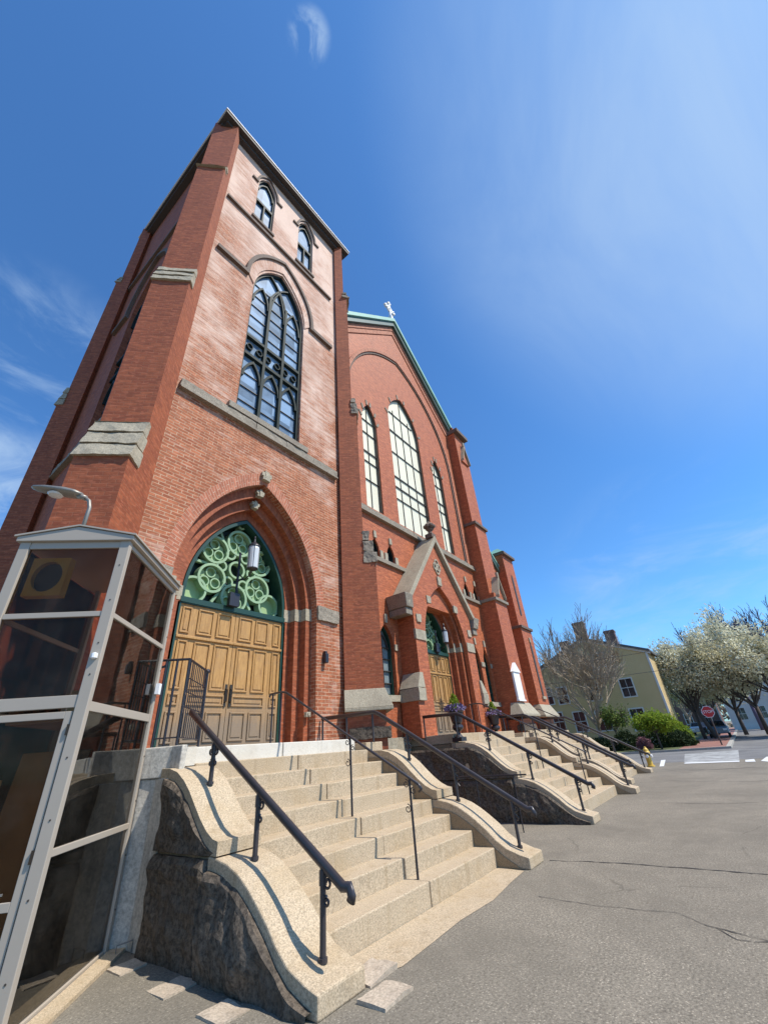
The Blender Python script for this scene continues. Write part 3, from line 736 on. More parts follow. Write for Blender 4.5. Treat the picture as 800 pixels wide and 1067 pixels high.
for i, (x, w, z0, zs, za) in enumerate(low):
    fr = window_group(CH, C, x, w, z0, zs, za, .17, 'glass_lead', 'frame_green', fw=.055)
    m = MB()
    for z in (3.3, 3.65, 4.0, 4.35): m.box(C, x - w + .05, x + w - .05, z, z + .02, .16, .228)
    for z in range(6): pass
    m.box(C, x - .008, x + .008, z0 + .05, za - .1, .18, .228)
    m.ring(C, archhead(x, w - .09, zs - .05, za - .25, 6), archhead(x, w - .115, zs - .05, za - .29, 6), .17, .228, False)
    split_obj(m, 'leading', 'bar', fr)
    m = MB(); m.rock(C, x - w - .14, x + w + .14, z0 - .17, z0 - .002, -.11, .15, .015, .06, i); m.obj('window_sill', 'trim_light', CH)
    m = MB(); m.rock(C, x - .06, x + .06, za + .03, za + .3, -.06, .02, .015, .05, i)
    for sg in (-1, 1): m.rock(C, x + sg * (w + .09) - .07, x + sg * (w + .09) + .07, zs - .08, zs + .1, -.04, .02, .012, .05, i + sg)
    split_obj(m, 'label_stone', 'trim_light', CH)
m = MB(); m.rock(C, 7.9, 11.0, 1.5, 1.86, -.14, .1, .02, .1); m.rock(C, 15.3, 18.0, 1.5, 1.86, -.14, .1, .02, .1, 3); split_obj(m, 'plinth', 'trim_light', CH)
m = MB(); m.rock(C, 8.6, 11.0, 0, 1.5, -.12, .1, .03, .14); m.rock(C, 15.3, 18.0, 0, 1.5, -.12, .1, .03, .14, 5); split_obj(m, 'foundation', 'rough', CH)

# ---- gabled porch
YP = 7.15; P_ = front(YP)
po = arch(AX, 1.42, 0, 4.5, 6.75, 14)
m = MB()
m.prism(P_, [(11.08, 0), (AX - 1.42, 0)] + po[1:-1] + [(AX + 1.42, 0), (15.12, 0), (15.12, 5.95), (AX, 8.55), (11.08, 5.95)], 0, .16)
m.box(P_, 11.08, 11.24, 0, 5.9, .165, .70); m.box(P_, 14.96, 15.12, 0, 5.9, .165, .70)
m.obj('porch_wall', 'brick_red', CH)
portal(P_, AX, [1.42, 1.26, 1.10, .96], 4.5, [6.75, 6.5, 6.26, 6.05], 1.8, .19, (4.55, 4.87), 'c')
m = MB()
for sg in (-1, 1): a, b = AX + sg * 1.43, AX + sg * 2.03; m.rock(P_, min(a, b), max(a, b), 4.55, 4.87, -.03, .05, .015, .07, sg)
split_obj(m, 'impost_stone', 'trim_light', CH)
tympanum(P_, AX, .96, 4.5, 6.05, .58, 4.46)
double_door(P_, AX, .93, 1.84, 4.38, .62)
m = MB(); m.box(P_, 11.6, 14.6, 1.6, 1.835, .2, .9); m.obj('threshold', 'white_riser', CH)
m = MB(); m.box(P_, 11.4, 14.8, 1.8, 7.0, 1.18, 1.24); m.obj('portal_backing', 'brick_red', CH)
# coping of the porch gable
m = MB(); sl = 1.27
for sg in (-1, 1):
    e = 2.42
    pts = [(AX, 8.60), (AX + sg * e, 8.60 - e * sl), (AX + sg * e, 8.88 - e * sl), (AX, 8.88)]
    m.prism(P_, pts if sg > 0 else pts[::-1], -.14, .64)
cop = m.obj('porch_coping', 'trim_light', CH, bevel=.015)
m = MB(); m.prism(P_, [(11.1, 5.9), (15.1, 5.9), (AX, 8.5)], .165, .62); m.obj('porch_gable_block', 'brick_red', CH)
m = MB()
for sg in (-1, 1):
    x = AX + sg * 2.30
    m.hexa([P_(x - .19, 5.5, -.11), P_(x + .19, 5.5, -.11), P_(x + .19, 5.5, .64), P_(x - .19, 5.5, .64)], [P_(x - .22 - (.1 if sg < 0 else -.1), 5.93, -.17), P_(x + .22 - (.1 if sg < 0 else -.1), 5.93, -.17), P_(x + .22 - (.1 if sg < 0 else -.1), 5.93, .64), P_(x - .22 - (.1 if sg < 0 else -.1), 5.93, .64)])
    m.box(P_, x - .17, x + .17, 5.27, 5.49, -.05, .64)
split_obj(m, 'kneeler', 'trim', CH, bevel=.02)
m = MB()     # finial
m.box(FR, AX - .16, AX + .16, 8.8, 8.98, 7.05, 7.37); m.lathe((AX, 7.2, 8.98), [(.15, 0), (.10, .06), (.07, .14), (.13, .2), (.17, .25), (.09, .3), (.07, .36)], 10)
for k in range(6):
    a = k * pi / 3; m.lathe((AX + .15 * cos(a), 7.2 + .15 * sin(a), 9.25), [(.03, 0), (.10, .06), (.11, .13), (.04, .2)], 7)
m.lathe((AX, 7.2, 9.3), [(.08, 0), (.13, .08), (.12, .17), (.06, .26), (.01, .30)], 9)
m.obj('finial', 'belt', CH)
# quatrefoil and stones of the porch front
m = MB(); cz = 7.55
for k in range(4):
    a = k * pi / 2; x, z = AX + .12 * cos(a), cz + .15 * sin(a)
    q = [(x + .15 * cos(t * pi / 8), z + .17 * sin(t * pi / 8)) for t in range(17)]; q2 = [(x + .10 * cos(t * pi / 8), z + .12 * sin(t * pi / 8)) for t in range(17)]
    m.ring(P_, q, q2, -.03 - k * .003, .01, False)
m.obj('quatrefoil', 'trim_light', CH)
m = MB(); m.prism(P_, [(AX + .16 * cos(t * pi / 8), cz + .2 * sin(t * pi / 8)) for t in range(16)], -.004, .006); m.obj('quatrefoil_recess', 'tymp_dark', CH)
m = MB(); m.rock(P_, AX - .13, AX + .13, 6.78, 7.12, -.05, .02, .02, .06)
for x, z in ((AX - .95, 6.05), (AX + .95, 6.05), (AX - 1.75, 5.25), (AX + 1.8, 5.25)): m.rock(P_, x - .13, x + .13, z - .13, z + .13, -.04, .02, .02, .06, x)
split_obj(m, 'carved_stone', 'trim_light', CH)
m = MB()   # offsets of the porch piers
for x in (11.08, 15.12):
    sg = -1 if x < 13 else 1
    a, b = (x - .26, x + .02) if sg < 0 else (x - .02, x + .26)
    m.box(P_, a, b, 1.8, 2.75, -.02, .6)
split_obj(m, 'pier_offset', 'brick_red', CH)
m = MB()
for x in (11.08, 15.12):
    sg = -1 if x < 13 else 1
    a, b = (x - .30, x + .10) if sg < 0 else (x - .10, x + .30)
    m.rock(P_, a, b, 2.75, 3.10, -.10, .6, .015, .08, x); m.hexa([P_(a, 3.11, -.09), P_(b, 3.11, -.09), P_(b, 3.11, .6), P_(a, 3.11, .6)],
        [P_(a + (.25 if sg < 0 else 0), 3.55, -.05), P_(b - (.25 if sg > 0 else 0), 3.55, -.05), P_(b - (.25 if sg > 0 else 0), 3.55, .6), P_(a + (.25 if sg < 0 else 0), 3.55, .6)])
split_obj(m, 'pier_stone', 'trim_light', CH, bevel=.01)

# ---- straight buttresses and side aisle on the right
def sbut(x0, x1, y, levels, name='buttress'):
    f = front(y); m = MB()
    for (z0, z1, set_) in levels: m.box(f, x0, x1, z0, z1, set_, .95)
    return f, m.obj(name, 'brick_red', CH)
fA, oA = sbut(17.95, 19.25, 7.0, [(0, 7.6, 0), (7.6, 11.4, .2), (11.4, 17.6, .30)])
splay(fA, oA, 17.95, 19.25, 0, 2.42, 2.88, .28)
fB, oB = sbut(22.0, 23.5, 7.5, [(0, 6.75, 0), (6.75, 11.0, .07)])
splay(fB, oB, 22.0, 23.5, 0, 2.45, 2.95, .28)
def band(f, parent, x0, x1, z0, z1, d, mat='belt', name='stone_band'):
    m = MB(); m.box(f, x0 - .08, x1 + .08, z0, z1, d - .1, .9); m.obj(name, mat, parent, bevel=.01)
band(fA, oA, 17.95, 19.25, 11.35, 11.5, .2); band(fA, oA, 17.98, 19.2, 17.6, 17.85, .15, name='cap_stone'); band(fA, oA, 17.95, 19.25, 7.22, 7.36, 0, 'trim')
m = MB(); m.box(fA, 18.1, 19.1, 17.86, 18.2, .4, .9); m.obj('cap_block', 'brick_buttress', oA)
band(fB, oB, 22.0, 23.5, 6.68, 6.82, 0); band(fB, oB, 22.0, 23.5, 11.0, 11.16, 0, name='cap_stone')
m = MB(); m.hexa([fB(21.9, 11.17, -.05), fB(23.6, 11.17, -.05), fB(23.6, 11.17, 1), fB(21.9, 11.17, 1)], [fB(22.3, 11.55, .35), fB(23.2, 11.55, .35), fB(23.2, 11.55, .6), fB(22.3, 11.55, .6)]); m.obj('cap_roof', 'copper', oB)
m = MB()
for (x, z0, z1) in ((22.75, 7.5, 9.9), (22.85, 3.35, 6.0)):
    m.prism(fB, arch(x, .10, z0, z1 - .3, z1, 5), -.03 + (.07 if z0 > 7 else 0), .02 + (.07 if z0 > 7 else 0))
split_obj(m, 'slit_window', 'bar', oB)
m = MB(); m.box(fB, 22.62, 23.08, 3.2, 3.33, -.08, .02); m.rock(fB, 22.75, 22.95, 6.0, 6.25, -.05, .02, .015, .06); split_obj(m, 'slit_sill', 'trim_light', oB)
for (zb, dd) in ((7.37, -.05), (15.6, .22)):        # gablets
    h = 1.0 if zb < 10 else 1.15; m = MB()
    for sg in (-1, 1):
        c = 18.6; e = .42
        pts = [(c, zb + h), (c + sg * e, zb), (c + sg * e, zb + .16), (c, zb + h + .18)]
        m.prism(fA, pts if sg > 0 else pts[::-1], dd - .12, .5)
    m.box(fA, 18.54, 18.66, zb + h + .1, zb + h + .36, dd - .12, dd)
    split_obj(m, 'gablet_coping', 'trim_light', oA, bevel=.01)
    m = MB(); m.prism(fA, [(18.6 - .4, zb + .02), (19.0, zb + .02), (18.6, zb + h - .02)], dd, .4); m.obj('gablet', 'brick_red', oA)
# aisle front
W_ = front(8.05)
m = MB(); adoor = arch(20.6, .95, 0, 4.2, 5.5, 10)
m.prism(W_, [(19.1, 0), (19.65, 0)] + adoor[1:-1] + [(21.55, 0), (22.4, 0), (22.4, 9.7), (19.1, 12.3)], 0, .3); m.obj('aisle_wall', 'brick_red', CH)
m = MB(); m.prism(W_, [(18.95, 12.35), (22.5, 9.55), (22.5, 9.85), (18.95, 12.7)], -.12, 33); ar = m.obj('aisle_roof', 'copper_dark', CH)
m = MB(); m.prism(W_, [(18.95, 12.72), (22.52, 9.87), (22.52, 9.99), (18.95, 12.86)], -.16, 33); split_obj(m, 'copper_verge', 'copper', ar)
m = MB(); m.box(FR, 23.2, 23.45, 0, 9.4, 8.5, 41); m.obj('aisle_side_wall', 'brick_red', CH)
double_door(W_, 20.6, .9, 1.84, 4.2, .2)
m = MB(); m.prism(W_, arch(20.6, .97, 4.2, 4.2, 5.5, 10), .15, .22); m.obj('tympanum', 'frame_green', CH)

# ------------------------------------------------------------------ stairs
NY = [3.57 + .337 * k for k in range(9)]; NZ = [.03 + .2 * (k + 1) for k in range(9)]; NZ[8] = 1.835
LOW = [(3.06, 0), (3.06, .135), (3.18, .16), (3.38, .225), (3.52, .315), (3.66, .44), (3.80, .545), (3.95, .645), (4.10, .725), (4.28, .785), (4.46, .815), (4.60, .825)]
UPP = [(4.46, .828), (4.46, .945), (4.55, .96), (4.68, 1.02), (4.82, 1.12), (4.96, 1.24), (5.10, 1.365), (5.25, 1.47), (5.42, 1.555), (5.60, 1.595), (5.75, 1.60), (5.95, 1.60)]
def staircase(xa, xb, dy, label, joint, white, left_rough, right_cheek=True, left_cheek=True, back=7.75, cheek=.52, lstop=None):
    t = thing('stone_staircase', ((xa + xb) / 2, 5 + dy, 0), label, 'staircase', 'granite staircases up to the church doors')
    for k in range(9):
        y0 = NY[k] + dy; y1 = (NY[k + 1] + dy + .10) if k < 8 else back
        z0 = NZ[k - 1] - .02 if k else -.05; z1 = NZ[k]
        halves = [(xa, joint[k], 0, 0), (joint[k] + .008, xb, random.uniform(-.018, .012), -random.uniform(0, .006))] if joint else [(xa, xb, 0, 0)]
        for (a, b, oy, oz) in halves:
            m = MB(); m.box(FR, a, b, z0, z1 + oz, y0 + oy, y1)
            m.obj('landing_slab' if k == 8 else 'step', 'white_riser' if (k == 8 and white) else 'granite', t, bevel=.012)
    m = MB(); m.box(FR, xa + .01, xb - .01, -.02, 1.6, NY[8] + dy + .12, back - .02); m.obj('landing_core', 'granite_in', t)
    def prof(pts, x0, x1, name, mat):
        m = MB(); f = F((0, 0, 0), (0, 1, 0), (1, 0, 0))
        P = [(y + dy, z) for y, z in pts] + [(pts[-1][0] + dy, pts[0][1])]
        m.prism(f, P, x0, x1); return m.obj(name, mat, t, bevel=.014)
    cs = []
    if left_cheek: cs.append((xa - cheek, xa))
    if right_cheek: cs.append((xb, xb + cheek))
    for (x0, x1) in cs:
        inner = x1 if x0 < xa else x0
        ck = prof(LOW, x0, x1, 'cheek_wall', 'granite')
        prof([(4.62, 0.0), (4.62, .82), (6.0, .82)], x0 + .015, x1 - .015, 'cheek_core', 'granite_in')
        prof(UPP, x0, x1, 'cheek_wall', 'granite')
        if lstop is None or x0 > xa: prof([(5.96, .82), (5.96, 1.75), (back - dy, 1.75)], x0, x1, 'cheek_end_block', 'granite')
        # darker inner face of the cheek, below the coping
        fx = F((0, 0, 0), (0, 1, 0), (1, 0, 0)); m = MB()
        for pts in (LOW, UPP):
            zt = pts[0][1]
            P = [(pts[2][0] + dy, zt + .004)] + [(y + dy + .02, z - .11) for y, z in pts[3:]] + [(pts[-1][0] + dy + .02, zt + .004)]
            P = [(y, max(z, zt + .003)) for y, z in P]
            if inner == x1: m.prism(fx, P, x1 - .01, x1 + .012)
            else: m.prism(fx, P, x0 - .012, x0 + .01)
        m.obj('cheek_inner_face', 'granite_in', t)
    if left_rough:
        for pts, sd in ((LOW, 1), (UPP, 2)):
            bm = bmesh.new(); g = {}
            m = MB(); st = .05; y = pts[1][0] + .06
            ys = []; yy = y
            while yy < (pts[-1][0] + 0.02 if sd == 1 else lstop): ys.append(yy); yy += st
            def top(yv):
                if yv > pts[-1][0]: return pts[-1][1] - .09
                for (a, b) in zip(pts[1:], pts[2:]):
                    if a[0] <= yv <= b[0]: return a[1] + (b[1] - a[1]) * (yv - a[0]) / (b[0] - a[0]) - .10
                return pts[-1][1] - .1
            if sd == 1:
                ys2 = list(ys); yy = ys[-1] + st
                while yy < lstop: ys2.append(yy); yy += st
                ys = ys2
            nz = 14; rows = []
            for yv in ys:
                zt = top(yv) if not (sd == 1 and yv > pts[-1][0]) else .80
                zb = 0 if sd == 1 else .83
                zt = max(zt, zb + .01)
                rows.append(m.add([(xa - cheek - .035 + noise.noise(V3((0, yv * 2.3, (zb + (zt - zb) * j / nz) * 2.3 + sd * 9))) * .075 + noise.noise(V3((4, yv * 8, (zb + (zt - zb) * j / nz) * 8))) * .030 - (.035 if sd == 1 and yv < 4.52 else 0) + (.07 if sd == 1 and abs(yv - 4.55) < .03 else 0) + (.03 if j == nz else 0), yv + dy, zb + (zt - zb) * j / nz) for j in range(nz + 1)] + [(xa - cheek + .05, yv + dy, zt)]))
            for a, b in zip(rows, rows[1:]):
                for j in range(nz + 1): m.face([a + j, b + j, b + j + 1, a + j + 1])
            m.obj('rough_side', 'rough', t, fixn=False)
    return t
S1 = staircase(3.47, 7.02, 0, 'near granite steps beside the glass booth, leading to the tower door', [5.25 + random.uniform(-.05, .05) for _ in range(9)], True, True, lstop=5.62, back=8.1)
S2 = staircase(11.02, 15.19, 0, 'middle granite steps below the gabled porch with two urns on top', [13.1 + random.uniform(-.05, .05) for _ in range(9)], False, True, lstop=7.7)
S3 = staircase(18.15, 21.7, .55, 'far granite steps at the right end of the church, nearest the hydrant', None, False, False, back=8.3)
m = MB(); m.box(FR, 10.48, 11.02, 0, 1.72, 5.97, 7.7); 
# block wall at the landing end beside the booth
W = thing('concrete_wall', (2.8, 5.8, 0), 'stained grey concrete wall between the glass booth and the near steps', 'wall')
FZ = F((0, 0, 0), (1, 0, 0), (0, 0, 1))
def flatprism(m, pts, z0, z1):
    n = len(pts); i = m.add([(x, y, z0) for x, y in pts] + [(x, y, z1) for x, y in pts]); m.face([i + n + a for a in range(n)]); m.face([i + a for a in reversed(range(n))])
    for a in range(n): b = (a + 1) % n; m.face([i + a, i + b, i + n + b, i + n + a])
m = MB(); flatprism(m, [(2.82, 6.01), (2.938, 5.87), (2.938, 5.605), (3.12, 5.60), (3.12, 8.0), (2.82, 8.0)], 0, 1.5); m.obj('lower_wall', 'concrete', W, bevel=.008)
m = MB(); flatprism(m, [(2.80, 6.0), (3.0, 5.72), (3.03, 5.54), (3.10, 5.54), (3.10, 8.05), (2.80, 8.05)], 1.505, 1.84); m.obj('top_block', 'concrete', W, bevel=.012)
m = MB(); m.box(FR, 3.105, 3.19, 1.60, 1.845, 5.70, 7.9); m.obj('white_edge_stone', 'white_riser', W)
m = MB(); m.box(FR, 3.2, 3.47, 1.61, 1.83, 5.96, 7.9); m.obj('edge_infill', 'white_riser', S1)

# ------------------------------------------------------------------ handrails
def scroll(m, x, y, z, s, r=.011, flip=1, a0=pi / 2):
    P = []
    for i in range(22):
        t = i / 21; a = a0 + t * 2 * pi * 1.25; rr = s * (1 - .72 * t)
        P.append((x, y + flip * rr * cos(a), z + rr * sin(a)))
    m.tube(P, r, 6)
GR = 'dark iron handrails on the church steps'
def cheek_rail(x, dy, label, flat_to=None, low_posts=True):
    t = thing('handrail', (x, 4.5 + dy, 0), label, 'handrail', GR)
    def zr(y): return .70 + (y - 3.12) * .573
    m = MB(); top = 5.80
    P = [(x, 2.97 + dy, .575), (x, 2.955 + dy, .61), (x, 2.98 + dy, .665), (x, 3.05 + dy, zr(3.05))] + [(x, y + dy, zr(y)) for y in (3.4, 4, 4.6, 5.2, top)]
    if flat_to: P += [(x, top + .12 + dy, zr(top) + .05)] + [(x, y, zr(top) + .07) for y in (flat_to,)]
    m.tube(P, .037, 10, flat=(.75, 1.15)); m.obj('rail', 'rail_iron', t, smooth=True)
    for (y, zb) in ((3.28, .19), (4.22, .765), (5.14, 1.40)):
        m = MB(); zt = zr(y) - .02; m.tube([(x, y + dy, zb), (x, y + dy, zb + .03)], .038, 10); m.tube([(x, y + dy, zb + .02), (x, y + dy, zt)], .026, 8)
        m.tube([(x, y + dy, zt - .12), (x, y + dy, zt - .02)], .034, 8); m.obj('post', 'rail_iron', t)
        m = MB()
        for (ys, zz, s, fl) in ((-.055, zt - .10, .05, -1), (-.045, zt - .22, .035, -1)):
            scroll(m, x, y + dy + ys, zz, s, flip=fl)
        if y > 5:
            for (ys, zz, s, fl) in ((.055, zt - .10, .05, 1), (.045, zt - .22, .035, 1)): scroll(m, x, y + dy + ys, zz, s, flip=fl)
        split_obj(m, 'scroll', 'rail_iron', t)
    if flat_to:
        n = max(1, int((flat_to - top - dy) / .62)); zt = zr(top) + .06
        for i in range(n + 1):
            y = top + dy + .18 + (flat_to - top - dy - .2) * i / n
            m = MB(); m.tube([(x, y, 1.72), (x, y, zt)], .022, 8); m.obj('post', 'rail_iron', t)
    return t
cheek_rail(3.22, 0, 'heavy dark iron handrail on the near left cheek wall, closest to the booth')
cheek_rail(7.28, 0, 'dark iron handrail along the right cheek wall of the near steps', 7.45)
cheek_rail(10.75, 0, 'iron handrail on the left cheek wall of the middle steps, beside the first urn', 7.0)
cheek_rail(15.45, 0, 'iron handrail on the right cheek wall of the middle steps', 7.4)
cheek_rail(17.88, .55, 'iron handrail on the left cheek wall of the far steps', 7.6)
cheek_rail(21.95, .55, 'iron handrail on the outermost cheek wall, nearest the hydrant', 7.8)
def mid_rail(x, dy, label):
    t = thing('handrail', (x, 5 + dy, 0), label, 'handrail', GR)
    m = MB(); pts = [(x, 3.60 + dy, 1.10), (x, 3.56 + dy, 1.13), (x, 3.60 + dy, 1.18), (x, 4.75 + dy, 1.80), (x, 6.28 + dy, 2.62), (x, 6.42 + dy, 2.65), (x, 6.72 + dy, 2.65), (x, 6.76 + dy, 2.61), (x, 6.72 + dy, 2.58), (x, 6.69 + dy, 2.61)]
    m.tube(pts, .019, 8); m.obj('rail', 'rail_iron', t, smooth=True)
    for (y, zb, zt) in ((3.74, .23, 1.25), (4.77, .83, 1.80), (6.42, 1.83, 2.64), (6.66, 1.83, 2.64)):
        m = MB(); m.tube([(x, y + dy, zb), (x, y + dy, zt)], .015, 8); m.obj('post', 'iron', t)
        if y < 5:
            m = MB(); scroll(m, x, y + dy + .06, zt - .06, .05, .006); scroll(m, x, y + dy + .06, zt - .33, .05, .006); scroll(m, x, y + dy - .05, zt - .14, .04, .006, -1); split_obj(m, 'scroll', 'iron', t)
    return t
mid_rail(5.25, 0, 'thin iron centre handrail standing on the near steps')
mid_rail(13.1, 0, 'thin iron centre handrail standing on the middle steps')
mid_rail(19.9, .55, 'thin iron centre handrail standing on the far steps')
# low guard rail in the areaway between near and middle steps
t = thing('guard_rail', (9.5, 4.6, 0), 'thin low iron guard rail in the gap between the near and middle steps', 'railing')
m = MB(); m.tube([(9.5, 5.42, .78), (9.5, 5.47, .85), (9.5, 5.42, .94), (9.5, 5.3, .95), (9.5, 3.85, .95)], .014, 8); m.obj('rail', 'iron', t)
for y in (5.0, 4.14):
    m = MB(); m.tube([(9.5, y, 0), (9.5, y, .945)], .012, 8); m.obj('post', 'iron', t)
# grille railing at the booth side of the near landing
d2 = V3((1, 1, 0)).normalized(); d1 = V3((1, -1, 0)).normalized()
A = V3((3.12, 5.86, 0)); zb, ztp = 1.84, 2.92
t = thing('landing_grille', (A.x, A.y, 1.84), 'black iron baluster grille on the landing in front of the tower door', 'railing')
B = A + d2 * 1.02; Cc = A - d1 * .30
m = MB(); m.tube([B + Z * (ztp + .0), A + Z * ztp, Cc + Z * ztp] + [Cc - d1 * .045 + Z * (ztp - .045) + (d1 * cos(a) + Z * sin(a)) * .045 for a in [pi / 2 + i * pi / 5 for i in range(9)]], .017, 8)
m.lathe(tuple(B + Z * (ztp - .04)), [(.01, 0), (.035, .02), (.04, .04), (.03, .07), (.01, .08)], 8); m.obj('top_rail', 'iron', t)
for p in (A, B, Cc, A - d1 * .16):
    m = MB(); m.tube([p + Z * zb, p + Z * (ztp - .01)], .017 if p is not B else .02, 8); m.obj('post', 'iron', t)
m = MB()
for i in range(1, 11):
    p = A + d2 * (1.02 * i / 11); m.tube([p + Z * (zb + .1), p + Z * (ztp - .01)], .0085, 6)
for z in (zb + .1, zb + .47, zb + .66, zb + .84): m.tube([A + Z * z, B + Z * z], .009, 6); m.tube([A + Z * (z + .002), Cc + Z * (z + .002)], .009, 6) if z < zb + .2 else None
m.obj('balusters', 'iron', t)

# ------------------------------------------------------------------ lanterns, fixtures, notice board, urns
def lantern(f, cx, z, d, wall_d, zfoot, label, s=1.0):
    t = thing('wall_lantern', tuple(f(cx, z, d)), label, 'lantern', 'lanterns hanging over the church doors')
    c = f(cx, z, d)
    m = MB(); m.lathe(c, [(.10 * s, 0), (.125 * s, .02), (.135 * s, .50 * s), (.12 * s, .56 * s)], 16); m.obj('glass', 'lantern', t, smooth=False)
    m = MB(); m.lathe(c - Z * .05, [(.02, 0), (.10 * s, .03), (.13 * s, .05), (.11 * s, .06)], 16); m.lathe(c + Z * .56 * s, [(.145 * s, 0), (.14 * s, .03), (.07 * s, .10), (.03, .14), (.02, .22), (.03, .25), (.01, .29)], 16)
    for k in range(6):
        a = k * pi / 3; m.tube([c + V3((cos(a), sin(a), 0)) * .118 * s, c + V3((cos(a), sin(a), 0)) * .139 * s + Z * .56 * s], .007, 5)
    m.obj('lantern_cage', 'iron', t)
    m = MB(); w = f(cx - .12, z, wall_d); 
    m.tube([c - Z * .04, c + f.I * .12 - Z * .14, c + f.I * .28 - Z * .18, w - Z * .02, w + Z * .3], .016, 8)
    m.tube([w + Z * .5, w + Z * -.5 * s, f(cx - .2, zfoot, wall_d)], .028, 8); m.box(f, cx - .30, cx - .06, zfoot - .02, zfoot + .28, wall_d - .08, wall_d + .03)
    for k in range(3): scroll(m, w.x, w.y, w.z - .3 * k + .1, .07, .012, (-1) ** k)
    m.obj('bracket', 'iron', t)
    return t
lantern(T, 5.22, 5.44, .14, .50, 4.62, 'black scrolled lantern with grey glass hanging over the tower door')
lantern(P_, 13.34, 4.75, .20, .52, 4.48, 'black lantern with grey glass hanging over the porch door', .72)
m = MB(); m.box(T, 7.33, 7.43, 3.52, 3.74, -.13, -.005); m.box(T, 7.345, 7.415, 3.74, 3.80, -.1, -.01); tag(m.obj('wall_light', 'iron', bevel=.01), 'small black wall light on the brick right of the tower door', 'wall light')
m = MB(); m.box(T, 6.93, 7.06, 2.36, 2.46, .08, .165); m.box(T, 6.96, 7.03, 2.38, 2.44, .05, .08); tag(m.obj('outdoor_socket', 'trim_light', bevel=.006), 'small pale outdoor socket low on the arch jamb of the tower door', 'socket')
t = thing('notice_board', (18.35, 6.95, 3.0), 'white gabled notice board mounted on the brick buttress right of the porch', 'notice board')
m = MB(); m.box(fA, 17.98, 18.66, 2.98, 4.05, -.09, -.004); m.obj('board', 'white', t)
m = MB(); m.prism(fA, [(17.90, 4.06), (18.74, 4.06), (18.32, 4.46)], -.13, -.004); m.box(fA, 17.94, 18.70, 2.92, 2.975, -.12, -.004); m.obj('pediment', 'white', t)
def urn(x, y, label):
    t = thing('planter_urn', (x, y, 1.61), label, 'planter', 'urns on the landing of the middle steps')
    b = 1.70
    m = MB(); m.box(FR, x - .14, x + .14, b - .06, b + .04, y - .14, y + .14); m.lathe((x, y, b + .04), [(.12, 0), (.07, .05), (.05, .10), (.06, .14), (.13, .18), (.155, .23), (.14, .28), (.10, .31), (.14, .36), (.17, .50), (.20, .60), (.25, .66), (.25, .69), (.20, .69)], 18); m.obj('urn', 'iron', t)
    m = MB()
    for i in range(420):
        a = random.uniform(0, 2 * pi); h = random.uniform(0, .36); r = .17 * (1 - (h / .4) ** 2) * random.uniform(.3, 1); c = V3((x + r * cos(a), y + r * sin(a), b + .74 + h)); d = V3((random.gauss(0, 1), random.gauss(0, 1), random.gauss(.6, 1))).normalized() * .035; e = d.cross(V3((random.random(), random.random(), random.random()))).normalized() * .014
        m.poly([c - e, c + e, c + d + e, c + d - e])
    m.obj('plant', 'leaf_bright', t, fixn=False)
    m = MB()
    for i in range(260):
        a = random.uniform(0, 2 * pi); r = random.uniform(.17, .31); c = V3((x + r * cos(a), y + r * sin(a), b + .80 - (r - .17) * .7 + random.uniform(-.05, .06))); d = V3((random.gauss(0, 1), random.gauss(0, 1), random.gauss(0, 1))).normalized() * .03; e = d.cross(V3((random.random(), random.random(), random.random()))).normalized() * .03
        m.poly([c - e, c + d, c + e, c - d])
    m.obj('flowers', 'purple', t, fixn=False)
urn(11.12, 6.15, 'black urn with green plant and purple flowers at the left of the porch steps')
urn(15.3, 6.95, 'black urn with green plant and purple flowers at the right of the porch steps')

# ------------------------------------------------------------------ glass booth
K = V3((1.62, 4.79, 0)); BT = thing('glass_booth', (1.7, 5.7, 0), 'tan framed entrance booth with dark tinted glass panels at the foot of the tower', 'booth')
fr_ = F(K, (-d1), d2)        # s runs to the left along the front, d goes back
# frame with U = -d1 : looking from outside the right direction is d1, mirrored is fine
WF, DF, HB = 1.14, 1.67, 3.90
post = .105
def bbox(m, s0, s1, z0, z1, e0, e1): m.box(fr_, s0, s1, z0, z1, e0, e1)
for (s, e) in ((0, 0), (WF - post, 0), (0, DF - .06), (WF - post, DF - .06)):
    m = MB(); bbox(m, s, s + (post if e == 0 else .06), 0, HB, e, e + (.07 if e == 0 else .055)); m.obj('corner_post', 'alu', BT, bevel=.006)
m = MB()
for (z, h) in ((3.03, .055), (2.16, .11), (0.02, .06)): bbox(m, post, WF - post, z, z + h, .01, .055)
for (z, h) in ((3.03, .05), (2.13, .085), (1.04, .055), (0.0, .05), (3.84, .05)): bbox(m, .01, .05, z, z + h, .07, DF - .06)
for (z, h) in ((3.03, .05), (2.13, .085), (1.04, .055), (0.0, .05)): bbox(m, WF - .06, WF - .02, z, z + h, .07, DF - .06)
bbox(m, post, WF - post, 3.82, HB, .01, .055)
split_obj(m, 'cross_bar', 'alu', BT, bevel=.004)
m = MB()    # door leaf in the front, below the thick band
for (a, b, z0, z1) in ((post + .012, post + .075, .09, 2.13), (WF - post - .07, WF - post - .01, .09, 2.13), (post + .075, WF - post - .07, 2.07, 2.13), (post + .075, WF - post - .07, .09, .2), (post + .075, WF - post - .07, .74, .80)): bbox(m, a, b, z0, z1, .015, .05)
dl = m.obj('door', 'alu', BT, bevel=.004)
m = MB(); bbox(m, post + .14, post + .34, .845, .86, -.012, .0); m.obj('push_bar', 'alu_lamp', dl)
m = MB()
for z in (1.02, 1.93): m.box(fr_, post + .0, post + .02, z, z + .09, -.004, .015)
split_obj(m, 'hinge', 'brass', dl)
